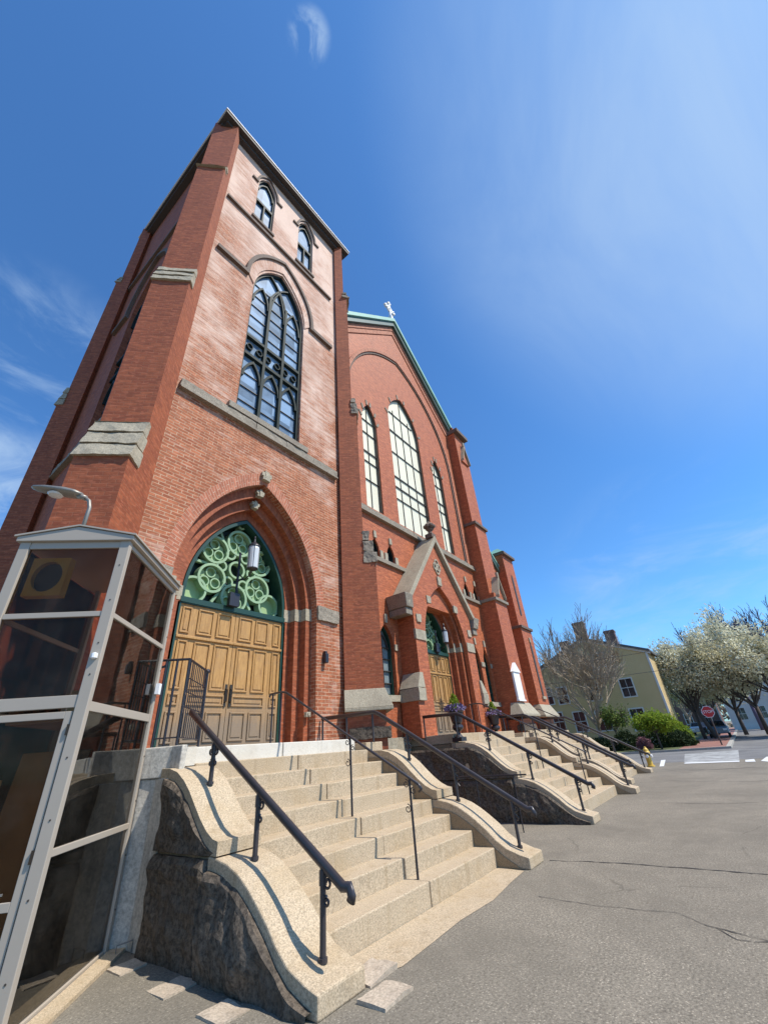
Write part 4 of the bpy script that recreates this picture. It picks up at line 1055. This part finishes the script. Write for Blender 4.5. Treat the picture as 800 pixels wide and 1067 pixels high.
def pane(s0, s1, z0, z1, e, side=None):
    m = MB()
    if side is None: bbox(m, s0, s1, z0, z1, e, e + .006)
    else: bbox(m, side, side + .006, z0, z1, s0, s1)
    m.obj('glass_panel', 'tint_side' if side is not None and side < .5 else 'tint', BT)
pane(post, WF - post, 3.085, 3.82, .03); pane(post, WF - post, 2.27, 3.03, .03); pane(post + .075, WF - post - .07, .2, 2.07, .03)
for (z0, z1) in ((3.08, 3.84), (2.215, 3.03), (1.095, 2.13), (.05, 1.04)): pane(.07, DF - .06, z0, z1, 0, .03)
for (z0, z1) in ((3.08, 3.84), (2.215, 3.03), (1.095, 2.13), (.05, 1.04)): pane(.07, DF - .06, z0, z1, 0, WF - .05)
m = MB()   # gabled fascia and low roof
pts = [(-.035, 3.90), (WF + .035, 3.90), (WF + .035, 3.955), (WF / 2, 4.075), (-.035, 3.955)]
m.prism(fr_, pts, -.03, DF + .02); m.obj('booth_roof', 'alu', BT, bevel=.006)
m = MB(); m.prism(fr_, [(-.06, 3.955), (WF / 2, 4.083), (WF + .06, 3.955), (WF + .06, 3.975), (WF / 2, 4.100), (-.06, 3.975)], -.045, DF + .03); m.obj('roof_edge', 'alu', BT)
m = MB(); m.box(fr_, -.16, -.0, -.03, .03, -.06, DF + .1); m.obj('booth_kerb', 'granite', BT)
m = MB(); m.box(fr_, -.05, -.004, 2.45, 2.58, DF - .10, DF - .02); m.obj('latch_box', 'white', BT)
m = MB(); m.lathe(tuple(fr_(.05, 2.62, -.012) - V3((0, 0, .03))), [(.01, 0), (.03, .01), (.03, .05), (.01, .06)], 10); m.obj('small_disc', 'white', BT)
m = MB()
for z in (.35, .8, 1.3, 1.75, 2.45, 2.75, 3.2, 3.6): m.tube([fr_(.05, z, -.004), fr_(.05, z, .002)], .008, 6); m.tube([fr_(-.006, z, DF - .03), fr_(.002, z, DF - .03)], .008, 6)
m.obj('screws', 'bar', BT)
# things kept inside the booth
def inner(name, mat, s0, s1, z0, z1, e0, e1, label, cat, lean=0, extra=None):
    b = [fr_(s0, z0, e0), fr_(s1, z0, e0), fr_(s1, z0, e1), fr_(s0, z0, e1)]; t_ = [fr_(s0, z1, e0 + lean), fr_(s1, z1, e0 + lean), fr_(s1, z1, e1 + lean), fr_(s0, z1, e1 + lean)]
    m = MB(); m.hexa(b, t_)
    if extra: extra(m)
    return tag(m.obj(name, mat, bevel=.004), label, cat)
inner('plywood_board', 'plywood', .55, .98, .02, 1.85, .75, .77, 'brown plywood board leaning inside the booth behind its door', 'board', .2)
inner('plywood_board', 'cardboard', .80, 1.02, .02, 1.62, .35, .37, 'pale wooden panel standing at the left inside the booth', 'board', .1)
inner('cardboard_box', 'cardboard', .15, .62, 2.16, 2.44, .85, 1.25, 'tan cardboard box on the shelf inside the booth', 'box')
m = MB(); m.box(fr_, .08, 1.03, 2.10, 2.15, .6, 1.55); tag(m.obj('shelf', 'plywood'), 'brown wooden shelf inside the booth under the cardboard box', 'shelf')
t = thing('wall_fan', tuple(fr_(.9, 3.4, .45)), 'yellow square fan housing with round opening inside the top of the booth', 'fan')
ff = F(fr_(.97, 0, .30), -d1 * -1, d2)
ff = F(fr_(0, 0, .09), -d1, d2)
sq = [(.62, 3.30), (1.00, 3.30), (1.00, 3.74), (.62, 3.74)]
m = MB(); m.prism(ff, sq, 0, .10, [[(.81 + .15 * cos(a * pi / 10), 3.52 + .175 * sin(a * pi / 10)) for a in range(20)]]); m.obj('housing', 'yellow_fan', t)
m = MB(); m.prism(ff, [(.81 + .15 * cos(a * pi / 10), 3.52 + .175 * sin(a * pi / 10)) for a in range(20)], .06, .08); m.obj('fan_disc', 'bar', t)
# floodlight on the booth roof
t = thing('area_light', tuple(fr_(WF / 2, 4.08, .2)), 'grey cobra head area light on a curved arm above the booth roof', 'lamp')
p = fr_(WF / 2 + .06, 4.0, .12)
m = MB(); m.tube([p, p + Z * .42, p + Z * .52 - d1 * .03, p + Z * .58 - d1 * .10], .022, 10); m.tube([p + Z * .56 - d1 * .08, p + Z * .60 - d1 * .17], .034, 10); m.obj('arm', 'alu_lamp', t, smooth=True)
m = MB(); h = p + Z * .60 - d1 * .13; ax = (-d1 + Z * .18).normalized(); up = ax.cross(d2).normalized(); up = up if up.z > 0 else -up; si = d2
sec = []
for (u, w_, hh) in ((0, .05, .03), (.08, .10, .05), (.22, .105, .065), (.42, .10, .05), (.56, .07, .03), (.60, .03, .012)):
    sec.append(m.add([h + ax * u + si * w_ * cos(a) * 1.0 + up * (hh * sin(a) if sin(a) > 0 else hh * .5 * sin(a)) for a in [k * pi / 6 for k in range(12)]]))
for a, b in zip(sec, sec[1:]):
    for k in range(12): n = (k + 1) % 12; m.face([a + k, a + n, b + n, b + k])
m.face([sec[0] + k for k in range(12)]); m.face([sec[-1] + k for k in range(12)]); m.obj('lamp_head', 'alu_lamp', t, smooth=True)
m = MB(); m.lathe(tuple(h + ax * .30 - up * .045 - Z * .02), [(.02, 0), (.07, .008), (.085, .03)], 14); m.obj('lens', 'lantern', t)

# limestone pavers beside the near cheek wall
for i, (x0, y0, x1, y1, lb) in enumerate(((2.62, 5.28, 2.87, 5.55, 'pale paving stone nearest the booth corner'), (2.60, 4.45, 2.90, 4.74, 'pale paving stone midway along the rough cheek wall'), (2.58, 3.66, 2.84, 3.96, 'pale paving stone nearest the bottom of the photo'))):
    m = MB(); m.rock(FR, x0, x1, -.03, .008, y0, y1, .014, .05, i); tag(m.obj('paving_stone', 'paver'), lb, 'paving stone', 'pale stones set in asphalt')
m = MB(); m.rock(FR, 3.5, 3.86, -.03, .03, 3.03, 3.3, .02, .06, 5); tag(m.obj('loose_slab', 'paver'), 'worn pale slab tucked against the right of the near cheek wall', 'paving stone')
m = MB(); m.rock(FR, 3.28, 3.62, -.03, .025, 2.72, 2.98, .02, .06, 8); tag(m.obj('loose_slab', 'paver'), 'worn pale slab in front of the near cheek wall end', 'paving stone')
t = thing('floor_bracket', (2.88, 5.85, 0), 'small bent metal bracket on the ground at the booth corner', 'bracket')
m = MB(); m.tube([(2.80, 5.8, 0), (2.80, 5.8, .09), (2.93, 5.75, .10), (2.93, 5.75, 0)], .008, 6); m.obj('bracket_bar', 'alu_lamp', t)

# ------------------------------------------------------------------ hydrant, stop sign
t = thing('fire_hydrant', (25.1, 4.1, 0), 'yellow fire hydrant at the kerb beyond the far steps', 'hydrant')
c = (25.1, 4.1, 0)
m = MB(); m.lathe(c, [(.17, 0), (.17, .05), (.115, .06), (.115, .52), (.15, .53), (.15, .58), (.12, .62), (.10, .70), (.05, .76), (.04, .80), (.01, .81)], 16); m.obj('barrel', 'yellow_hyd', t)
m = MB()
for (dx, dy) in ((0, -1), (-1, 0), (1, 0)): m.tube([(c[0] + dx * .1, c[1] + dy * .1, .42), (c[0] + dx * .2, c[1] + dy * .2, .42)], .065, 10)
split_obj(m, 'outlet', 'white', t)
t = thing('stop_sign', (40.4, 1.75, 0), 'red octagonal stop sign on a dark pole at the brick corner', 'stop sign')
m = MB(); m.tube([(40.4, 1.75, .1), (40.4, 1.75, 2.7)], .05, 8); m.obj('pole', 'bark', t)
fs = F((40.34, 1.75, 0), (0, -1, 0), (1, 0, 0))
def oc(r): return [(r * cos(pi / 8 + k * pi / 4), 2.22 + r * sin(pi / 8 + k * pi / 4)) for k in range(8)]
m = MB(); m.prism(fs, oc(.40), .0, .02); m.obj('sign_edge', 'white', t)
m = MB(); m.prism(fs, oc(.365), -.012, -.001); m.obj('sign_face', 'red', t)
cu = bpy.data.curves.new('sign_text', 'FONT'); cu.body = 'STOP'; cu.size = .26; cu.extrude = .004; cu.align_x = 'CENTER'; cu.align_y = 'CENTER'
tmp = bpy.data.objects.new('tmp', cu); col.objects.link(tmp); bpy.context.view_layer.update()
me = bpy.data.meshes.new_from_object(tmp.evaluated_get(bpy.context.evaluated_depsgraph_get())); bpy.data.objects.remove(tmp)
tx = bpy.data.objects.new('lettering', me); me.materials.append(M['white']); col.objects.link(tx)
tx.matrix_world = Matrix.Translation((40.32, 1.75, 2.22)) @ Matrix(((0, 0, -1, 0), (-1, 0, 0, 0), (0, 1, 0, 0), (0, 0, 0, 1)))
mw = tx.matrix_world.copy(); tx.parent = t; tx.matrix_parent_inverse = Matrix.Translation(-V3((40.4, 1.75, 0))); tx.matrix_basis = mw

# ------------------------------------------------------------------ yellow house
def house(name, X0, X1, Y0, Y1, zl, zr_, apY, apZ, wall, wins, label, chim=(), base=.8, door=None):
    t = thing(name, ((X0 + X1) / 2, (Y0 + Y1) / 2, 0), label, 'house')
    f = F((X0, 0, 0), (0, -1, 0), (1, 0, 0))     # s = -Y
    holes = [[(-(y + w / 2), z - h / 2), (-(y - w / 2), z - h / 2), (-(y - w / 2), z + h / 2), (-(y + w / 2), z + h / 2)] for (y, z, w, h) in wins]
    m = MB(); m.prism(f, [(-Y1, base), (-Y0, base), (-Y0, zr_), (-apY, apZ), (-Y1, zl)], 0, X1 - X0, []); wl = m.obj('wall', wall, t)
    m = MB(); m.box(f, -Y1 - .03, -Y0 + .03, 0, base - .002, -.03, X1 - X0 + .03); split_obj(m, 'foundation', 'house_trim', t)
    m = MB()
    for (ya, za, yb, zb_) in ((Y0 - .35, zr_ - .25, apY, apZ + .05), (apY, apZ + .05, Y1 + .35, zl - .25)):
        m.prism(f, [(-ya, za), (-ya, za + .22), (-yb, zb_ + .22), (-yb, zb_)], -.35, X1 - X0 + .3)
    r = m.obj('roof', 'roof', t)
    m = MB(); m.box(f, -Y0 - .14, -Y0 + .04, base, zr_ - .05, -.05, .1); m.box(f, -Y1 - .04, -Y1 + .14, base, zl - .05, -.05, .1)
    for (ya, za, yb, zb_) in ((Y0 - .3, zr_ - .45, apY, apZ - .15), (apY, apZ - .15, Y1 + .3, zl - .45)): m.prism(f, [(-ya, za), (-ya, za + .22), (-yb, zb_ + .22), (-yb, zb_)], -.12, -.003)
    split_obj(m, 'corner_board', 'house_trim', t)
    for (y, w, z0, z1, x) in chim:
        m = MB(); m.box(FR, x, x + .8, z0, z1, y - w / 2, y + w / 2); m.box(FR, x - .05, x + .85, z1 - .25, z1 - .1, y - w / 2 - .05, y + w / 2 + .05); m.obj('chimney', 'brick_chimney', r)
    for (y, z, w, h) in wins:
        m = MB(); a = .11
        for (s0, s1, z0, z1) in ((-y - w / 2 - a, -y - w / 2, z - h / 2 - a, z + h / 2 + a), (-y + w / 2, -y + w / 2 + a, z - h / 2 - a, z + h / 2 + a), (-y - w / 2, -y + w / 2, z + h / 2, z + h / 2 + a), (-y - w / 2, -y + w / 2, z - h / 2 - a, z - h / 2)): m.box(f, s0, s1, z0, z1, -.07, -.003)
        m.box(f, -y - w / 2, -y + w / 2, z - .03, z + .03, -.04, -.003); m.box(f, -y - .015, -y + .015, z - h / 2, z + h / 2, -.035, -.003)
        fr2 = m.obj('window', 'house_trim', wl); m = MB(); m.box(f, -y - w / 2, -y + w / 2, z - h / 2, z + h / 2, -.012, -.002); m.obj('pane', 'glass_dark', fr2)
    return t
sc = 50 / 38
wins = [(15.4, 2.75, 1.0, 1.7), (13.2, 2.6, 1.1, 1.75), (11.0, 2.5, 1.1, 1.75), (7.8, 2.3, 1.15, 1.8), (14.3, 5.2, 1.0, 1.55), (11.1, 5.2, 1.05, 1.6), (7.85, 5.15, 1.1, 1.6), (15.9, 5.3, 1.0, 1.55), (9.6, 8.1, .9, 1.3)]
house('yellow_house', 50, 55, 5.1, 17.6, 7.6, 8.35, 10.6, 10.35, 'clap', wins, 'ochre clapboard house with three chimneys behind the bare tree', [(11.2, 1.25, 9.3, 12.9, 52.6), (8.2, 1.05, 8.6, 11.3, 52.4), (13.2, .9, 8.6, 11.0, 52)])
house('white_house', 96, 108, -9, 1.5, 6.5, 6.5, -3.7, 9.5, 'clap_white', [(-.3, 2.3, 1.1, 1.7), (-3, 2.3, 1.1, 1.7), (-5.5, 2.3, 1.1, 1.7), (-.3, 5, 1.1, 1.7), (-3, 5, 1.1, 1.7)], 'white clapboard house behind the blossoming street trees')
house('brown_house', 105, 118, 3, 14, 6.5, 6.5, 8.5, 9.5, 'brick_chimney', [(5, 2.3, 1.1, 1.7), (8, 2.3, 1.1, 1.7), (5, 5, 1.1, 1.7)], 'distant brown house at the end of the brick sidewalk')

# ------------------------------------------------------------------ trees
def branch_tree(m, p, d, L, r, depth, spread=.5, seg=3, tips=None, up=.15, rng=random, seg_n=5, minr=.006):
    pts = [p]; rr = [r]; q = p.copy(); dd = d.copy()
    for i in range(seg):
        dd = (dd + V3((rng.gauss(0, .12), rng.gauss(0, .12), rng.gauss(0, .08) + up * .3))).normalized()
        q = q + dd * (L / seg); pts.append(q.copy()); rr.append(max(minr, r * (1 - .5 * (i + 1) / seg)))
    m.tube(pts, rr, seg_n if r > .05 else 3, cap=False)
    if depth == 0:
        if tips is not None: tips += pts[1:]
        return
    if tips is not None and depth <= 2: tips += pts[2:]
    n = 3 if depth > 2 else 4
    for i in range(n):
        k = rng.uniform(.45, 1.0) if i else 1.0
        b = pts[0].lerp(pts[-1], k) if k < 1 else pts[-1]
        j = min(int(k * seg), seg); b = pts[j]
        a = rng.uniform(0, 2 * pi); ax = dd.cross(V3((cos(a), sin(a), .3))).normalized()
        nd = (Matrix.Rotation(rng.uniform(.25, 1) * spread * (1 if i else .5), 3, ax) @ dd).normalized()
        branch_tree(m, b, nd, L * rng.uniform(.62, .86), rr[j] * rng.uniform(.6, .8), depth - 1, spread, seg, tips, up, rng, seg_n, minr)
def leaves(tips, per, size, jit, rng):
    m = MB()
    for c0 in tips:
        for _ in range(per):
            c = c0 + V3((rng.gauss(0, jit), rng.gauss(0, jit), rng.gauss(0, jit)))
            d = V3((rng.gauss(0, 1), rng.gauss(0, 1), rng.gauss(0, 1))).normalized() * size * rng.uniform(.6, 1.2); e = d.cross(V3((rng.random() - .5, rng.random() - .5, rng.random() - .5))).normalized() * size * rng.uniform(.4, .8)
            m.poly([c - d, c + e, c + d, c - e])
    return m
def tree(name, base, trunkh, L, r, depth, spread, label, cat='tree', leafm=None, per=2, size=.12, jit=.25, barkm='bark', lean=(0, 0), up=.2, seed=1, group=None, nlimb=5, limbspread=.6, minr=.012):
    rng = random.Random(seed); t = thing(name, base, label, cat, group)
    b = V3(base); m = MB(); top = b + V3((lean[0], lean[1], trunkh))
    m.tube([b, b.lerp(top, .5) + V3((.03, .02, 0)), top], [r * 1.15, r * .95, r * .85], 9); m.obj('trunk', barkm, t, smooth=True)
    m = MB(); tips = []
    for i in range(nlimb):
        a = 2 * pi * i / nlimb + rng.uniform(-.3, .3); ls = limbspread * rng.uniform(.5, 1.1)
        d = V3((cos(a) * sin(ls), sin(a) * sin(ls), cos(ls)))
        branch_tree(m, b.lerp(top, rng.uniform(.8, 1)), d, L, r * .55, depth, spread, 3, tips, up, rng, 5, minr)
    m.obj('limbs', barkm, t, fixn=False)
    if leafm: leaves(tips, per, size, jit, rng).obj('crown', leafm, t, fixn=False)
    return t
TG = 'street trees beyond the crossing'
tree('bare_tree', (44, 10.3, .1), 2.0, 3.1, .20, 5, .55, 'bare spreading tree with thin twigs before the ochre house', barkm='bark_pale', seed=3, nlimb=8, limbspread=.75, up=.2, minr=.017)
tree('blossom_tree', (57, 3.6, .1), 2.6, 2.6, .16, 4, .42, 'tall narrow white blossoming tree next to the ochre house', leafm='blossom', per=4, size=.12, jit=.25, seed=5, group=TG, nlimb=6, limbspread=.45, up=.3)
tree('blossom_tree', (56.5, 2.6, .1), 3.0, 2.2, .20, 4, .5, 'blossoming tree with a thick leaning trunk behind the stop sign', leafm='blossom', per=4, size=.13, jit=.3, seed=8, lean=(.3, .8), group=TG, nlimb=6, limbspread=.75)
tree('blossom_tree', (64, .2, .05), 2.6, 2.5, .19, 4, .6, 'large cream blossoming tree standing left of the white house', leafm='blossom', per=6, size=.15, jit=.42, seed=11, group=TG, nlimb=7, limbspread=.95)
tree('blossom_tree', (60, -1.6, .05), 2.8, 2.75, .20, 4, .6, 'large cream blossoming tree in front of the white house', leafm='blossom', per=6, size=.15, jit=.42, seed=14, group=TG, nlimb=7, limbspread=.95)
tree('blossom_tree', (56, -4.0, .05), 3.0, 3.3, .20, 4, .6, 'cream blossoming tree cut by the right edge of the photo', leafm='blossom', per=6, size=.15, jit=.42, seed=17, group=TG, nlimb=7, limbspread=.9)
tree('blossom_tree', (75, 3.3, .1), 2.4, 2.3, .15, 4, .55, 'small greenish blossoming tree low behind the parked cars', leafm='blossom_green', per=3, size=.15, jit=.4, seed=21, group=TG, nlimb=6, limbspread=.9)
tree('bare_tree', (84, -1.8, 0), 4.6, 3.9, .24, 5, .5, 'tall bare purplish tree rising behind the blossoms', barkm='bark_purple', seed=24, nlimb=6, limbspread=.6, minr=.03)
tree('bare_tree', (90, -5.5, 0), 5.0, 4.2, .26, 5, .5, 'bare purplish tree farther right behind the blossoms', barkm='bark_purple', seed=27, nlimb=6, limbspread=.6, minr=.03)
tree('bare_tree', (86, 6.5, 0), 2.5, 2.6, .2, 4, .6, 'brownish bare tree between the ochre house and the blossoms', barkm='bark_pale', seed=29, nlimb=6, limbspread=.7, minr=.03)
tree('young_tree', (39.5, 5.35, .1), 1.2, .62, .06, 3, .75, 'young bright green leafy tree in front of the hedge', leafm='leaf_bright', per=5, size=.09, jit=.16, seed=31, nlimb=7, limbspread=1.2, up=.05)
tree('young_tree', (43.5, 8.9, .1), 1.5, .75, .06, 3, .7, 'young sparse yellow green tree beside the ochre house windows', leafm='leaf_mid', per=2, size=.09, jit=.2, seed=33, nlimb=6, limbspread=.9)
def shrub(name, c, rad, mat, n, size, label, seed):
    rng = random.Random(seed); m = MB(); c = V3(c)
    tips = []
    for _ in range(n):
        a = rng.uniform(0, 2 * pi); b = math.acos(rng.uniform(-.2, 1)); k = rng.uniform(.55, 1) ** .5 * (1 + .22 * noise.noise(V3((a * 1.5, b * 3, seed))))
        tips.append(c + V3((rad[0] * k * sin(b) * cos(a), rad[1] * k * sin(b) * sin(a), rad[2] * k * cos(b))))
    lm = leaves(tips, 1, size, .03, rng)
    t = thing(name, tuple(c), label, 'shrub'); lm.obj('foliage', mat, t, fixn=False)
    m.tube([(c.x, c.y, 0.05), (c.x + .05, c.y, c.z + rad[2] * .6)], [.05, .02], 6); m.obj('stem', 'bark', t)
shrub('round_shrub', (41.5, 8.0, .35), (.9, .95, 1.15), 'leaf_dark', 5000, .06, 'dark round evergreen shrub before the ochre house', 2)
shrub('hedge_shrub', (42.5, 5.6, .3), (1.0, 2.3, 1.1), 'leaf_dark', 9000, .07, 'dark green hedge at the corner of the ochre house', 3)
shrub('hedge_shrub', (43.6, 4.7, .5), (1.0, 1.3, 1.5), 'leaf_bright', 7000, .07, 'bright yellow green bush rising from the corner hedge', 4)
shrub('pink_shrub', (40.6, 6.6, .3), (.5, .55, .65), 'leaf_pink', 1600, .05, 'small pinkish shrub between the round shrub and the hedge', 6)
shrub('hedge_shrub', (42.5, 10.5, .2), (1.0, 2.0, .9), 'leaf_dark', 6000, .07, 'dark low shrub left of the round shrub, seen past the railings', 9)
# far line of trees that closes the view
rngT = random.Random(77)
tp = []
for i in range(9000):
    y = rngT.uniform(-60, 110); h = 7.0 + 2.5 * noise.noise(V3((y * .09, 1, 0))) + 1.5 * noise.noise(V3((y * .4, 3, 0))); z = h * rngT.random() ** .6
    tp.append(V3((150 + rngT.uniform(-5, 5), y, z)))
tag(leaves(tp, 1, .7, .3, rngT).obj('distant_woodland', 'bark_pale', fixn=False), kind='stuff', label='distant brownish line of trees beyond the houses', cat='woodland')

# ------------------------------------------------------------------ cars
def car(x, y, mat, label, z=0):
    t = thing('parked_car', (x, y, z), label, 'car', 'cars parked along the far street')
    f = F((0, y, z), (1, 0, 0), (0, 1, 0))
    side = [(-2.2, .35), (2.2, .35), (2.25, .75), (1.9, .95), (1.05, 1.02), (.55, 1.45), (-1.2, 1.48), (-1.85, 1.05), (-2.2, .95)]
    m = MB(); m.prism(f, [(x + a, b) for a, b in side[:5]] + [(x - 1.85, 1.05), (x - 2.2, .95)], -.88, .88); m.obj('body', mat, t, bevel=.08)
    m = MB(); b = [f(x + 1.05, 1.0, -.82), f(x - 1.85, 1.02, -.82), f(x - 1.85, 1.02, .82), f(x + 1.05, 1.0, .82)]; tt = [f(x + .5, 1.45, -.66), f(x - 1.3, 1.47, -.66), f(x - 1.3, 1.47, .66), f(x + .5, 1.45, .66)]
    m.hexa(b, tt); m.obj('cabin_glass', 'glass_dark', t, bevel=.05)
    m = MB(); m.box(f, x - 1.28, x + .48, 1.47, 1.51, -.64, .64); m.obj('roof_panel', mat, t, bevel=.02)
    for sx in (-1.4, 1.4):
        for sy in (-.86, .72):
            w = MB(); c0 = f(x + sx, .33, sy); w.tube([c0, c0 + V3((0, .16, 0))], .33, 16); wo = w.obj('wheel', 'tire', t)
    for sy in (-.62, .62):
        w = MB(); w.box(f, x - 2.25, x - 2.18, .62, .78, sy - .16, sy + .16); w.obj('headlight', 'white', t)
    return t
car(60, 2.35, carpaint('blue_grey_car_paint', (.10, .16, .22)), 'blue grey parked car just right of the thick leaning trunk', .12)
car(69, 3.6, carpaint('dark_car_paint', (.03, .03, .045)), 'dark parked car behind the left street tree', .12)
car(76, 5.0, carpaint('silver_car_paint', (.55, .56, .58)), 'silver parked car farthest left beside the hedge', .12)

# ------------------------------------------------------------------ overhead wires
for i, (a, b, sag, lb) in enumerate(((V3((38, 22, 7.2)), V3((46, -25, 9.0)), 1.0, 'upper overhead wire crossing in front of the blossoming trees'), (V3((38, 22, 6.0)), V3((46, -25, 7.2)), 1.1, 'lower overhead wire crossing in front of the ochre house'))):
    m = MB(); m.tube([a.lerp(b, k / 30) - Z * sag * 4 * (k / 30) * (1 - k / 30) for k in range(31)], .018, 5); tag(m.obj('overhead_wire', 'bar'), lb, 'wire', 'overhead wires across the street')

# ------------------------------------------------------------------ light, sky, camera
SAZ, SEL = radians(-73), radians(55)
sd = V3((cos(SEL) * cos(SAZ), cos(SEL) * sin(SAZ), sin(SEL)))
sun = bpy.data.lights.new('sun', 'SUN'); sun.energy = 4.6; sun.angle = radians(.53); sun.color = (1, .94, .84)
so = bpy.data.objects.new('sun', sun); col.objects.link(so); so.rotation_euler = sd.to_track_quat('Z', 'Y').to_euler()
w = bpy.data.worlds.new('World'); scene.world = w; w.use_nodes = True; nt = w.node_tree; nt.nodes.clear()
def nn(k, **kw):
    x = nt.nodes.new('ShaderNode' + k)
    for a, b in kw.items(): setattr(x, a, b)
    return x
sky = nn('TexSky', sky_type='NISHITA', sun_disc=False, sun_elevation=SEL, sun_rotation=pi / 2 - SAZ, altitude=0, air_density=1.0, dust_density=.4, ozone_density=2.2)
bg = nn('Background'); outw = nn('OutputWorld'); bg.inputs[1].default_value = .12
tc = nn('TexCoord')
def camdir(px, py):
    d = RR * ((px - 400) / FP) - UU * ((py - 533.5) / FP) + FW; return d.normalized()
FP = 424.; pitch, roll, bear = radians(30.2), radians(4.95), radians(35.7)
FW = V3((cos(pitch) * cos(bear), cos(pitch) * sin(bear), sin(pitch))); r0 = V3((sin(bear), -cos(bear), 0)); u0 = r0.cross(FW)
RR = r0 * cos(roll) - u0 * sin(roll); UU = RR.cross(FW)
def math_(op, a, b=None):
    x = nn('Math', operation=op)
    for i, v in enumerate((a, b)):
        if v is None: continue
        if hasattr(v, 'is_linked'): nt.links.new(v, x.inputs[i])
        else: x.inputs[i].default_value = v
    return x.outputs[0]
def blob(px, py, r0_, r1_):          # soft patch of cloud round a direction of the sky
    v = nn('VectorMath', operation='DOT_PRODUCT'); nt.links.new(tc.outputs['Generated'], v.inputs[0]); v.inputs[1].default_value = camdir(px, py)
    mr = nn('MapRange', interpolation_type='SMOOTHSTEP'); nt.links.new(v.outputs['Value'], mr.inputs[0]); mr.inputs[1].default_value = cos(radians(r1_)); mr.inputs[2].default_value = cos(radians(r0_)); return mr.outputs[0]
def cnoise(scale, det, lo, hi, stretch=(1, 1, 1), rot=0, dist=.6):
    mp = nn('Mapping'); nt.links.new(tc.outputs['Generated'], mp.inputs[0]); mp.inputs['Scale'].default_value = stretch; mp.inputs['Rotation'].default_value = (0, rot, rot)
    x = nn('TexNoise'); nt.links.new(mp.outputs[0], x.inputs['Vector']); x.inputs['Scale'].default_value = scale; x.inputs['Detail'].default_value = det; x.inputs['Roughness'].default_value = .62; x.inputs['Distortion'].default_value = dist
    mr = nn('MapRange', interpolation_type='SMOOTHSTEP'); nt.links.new(x.outputs[0], mr.inputs[0]); mr.inputs[1].default_value = lo; mr.inputs[2].default_value = hi; return mr.outputs[0]
veil = math_('MULTIPLY', blob(800, 60, 2, 36), math_('ADD', cnoise(1.6, 6, .1, .95, (1, 1.8, 1), .6), .35))
wisp = math_('MULTIPLY', blob(25, 400, 2, 13), cnoise(5, 9, .46, .78, (1, 1, 2.5), .4))
wisp2 = math_('MULTIPLY', blob(0, 520, 1, 9), cnoise(5, 9, .40, .7, (1, 1, 2), .4))
wisp3 = math_('MULTIPLY', blob(322, 38, .3, 2.2), cnoise(14, 7, .42, .7))
low_ = math_('MULTIPLY', blob(720, 610, 3, 16), cnoise(4, 8, .42, .8, (1, 1, 3)))
tot = math_('MULTIPLY', veil, .55)
for a, k_ in ((wisp, .55), (wisp2, .75), (wisp3, .75), (low_, .45)): tot = math_('ADD', tot, math_('MULTIPLY', a, k_))
tot = math_('MINIMUM', tot, .9)
mixw = nn('MixRGB'); nt.links.new(tot, mixw.inputs[0])
tint = nn('MixRGB', blend_type='MULTIPLY'); tint.inputs[0].default_value = 1; tint.inputs[2].default_value = (.56, 1.02, 1.42, 1)
nt.links.new(sky.outputs[0], tint.inputs[1]); nt.links.new(tint.outputs[0], mixw.inputs[1]); mixw.inputs[2].default_value = (3.4, 4.6, 6.2, 1)
nt.links.new(mixw.outputs[0], bg.inputs[0]); nt.links.new(bg.outputs[0], outw.inputs[0])

cam = bpy.data.cameras.new('camera'); co_ = bpy.data.objects.new('camera', cam); col.objects.link(co_); scene.camera = co_
cam.sensor_fit = 'VERTICAL'; cam.sensor_height = 36; cam.lens = FP / 1067 * 36; cam.clip_start = .05; cam.clip_end = 2000
co_.matrix_world = Matrix(((RR.x, UU.x, -FW.x, 0), (RR.y, UU.y, -FW.y, 0), (RR.z, UU.z, -FW.z, 1.6), (0, 0, 0, 1)))
vs = scene.view_settings; vs.view_transform = 'Standard'; vs.look = 'None'; vs.gamma = 1; vs.exposure = 0.32; vs.use_curve_mapping = False
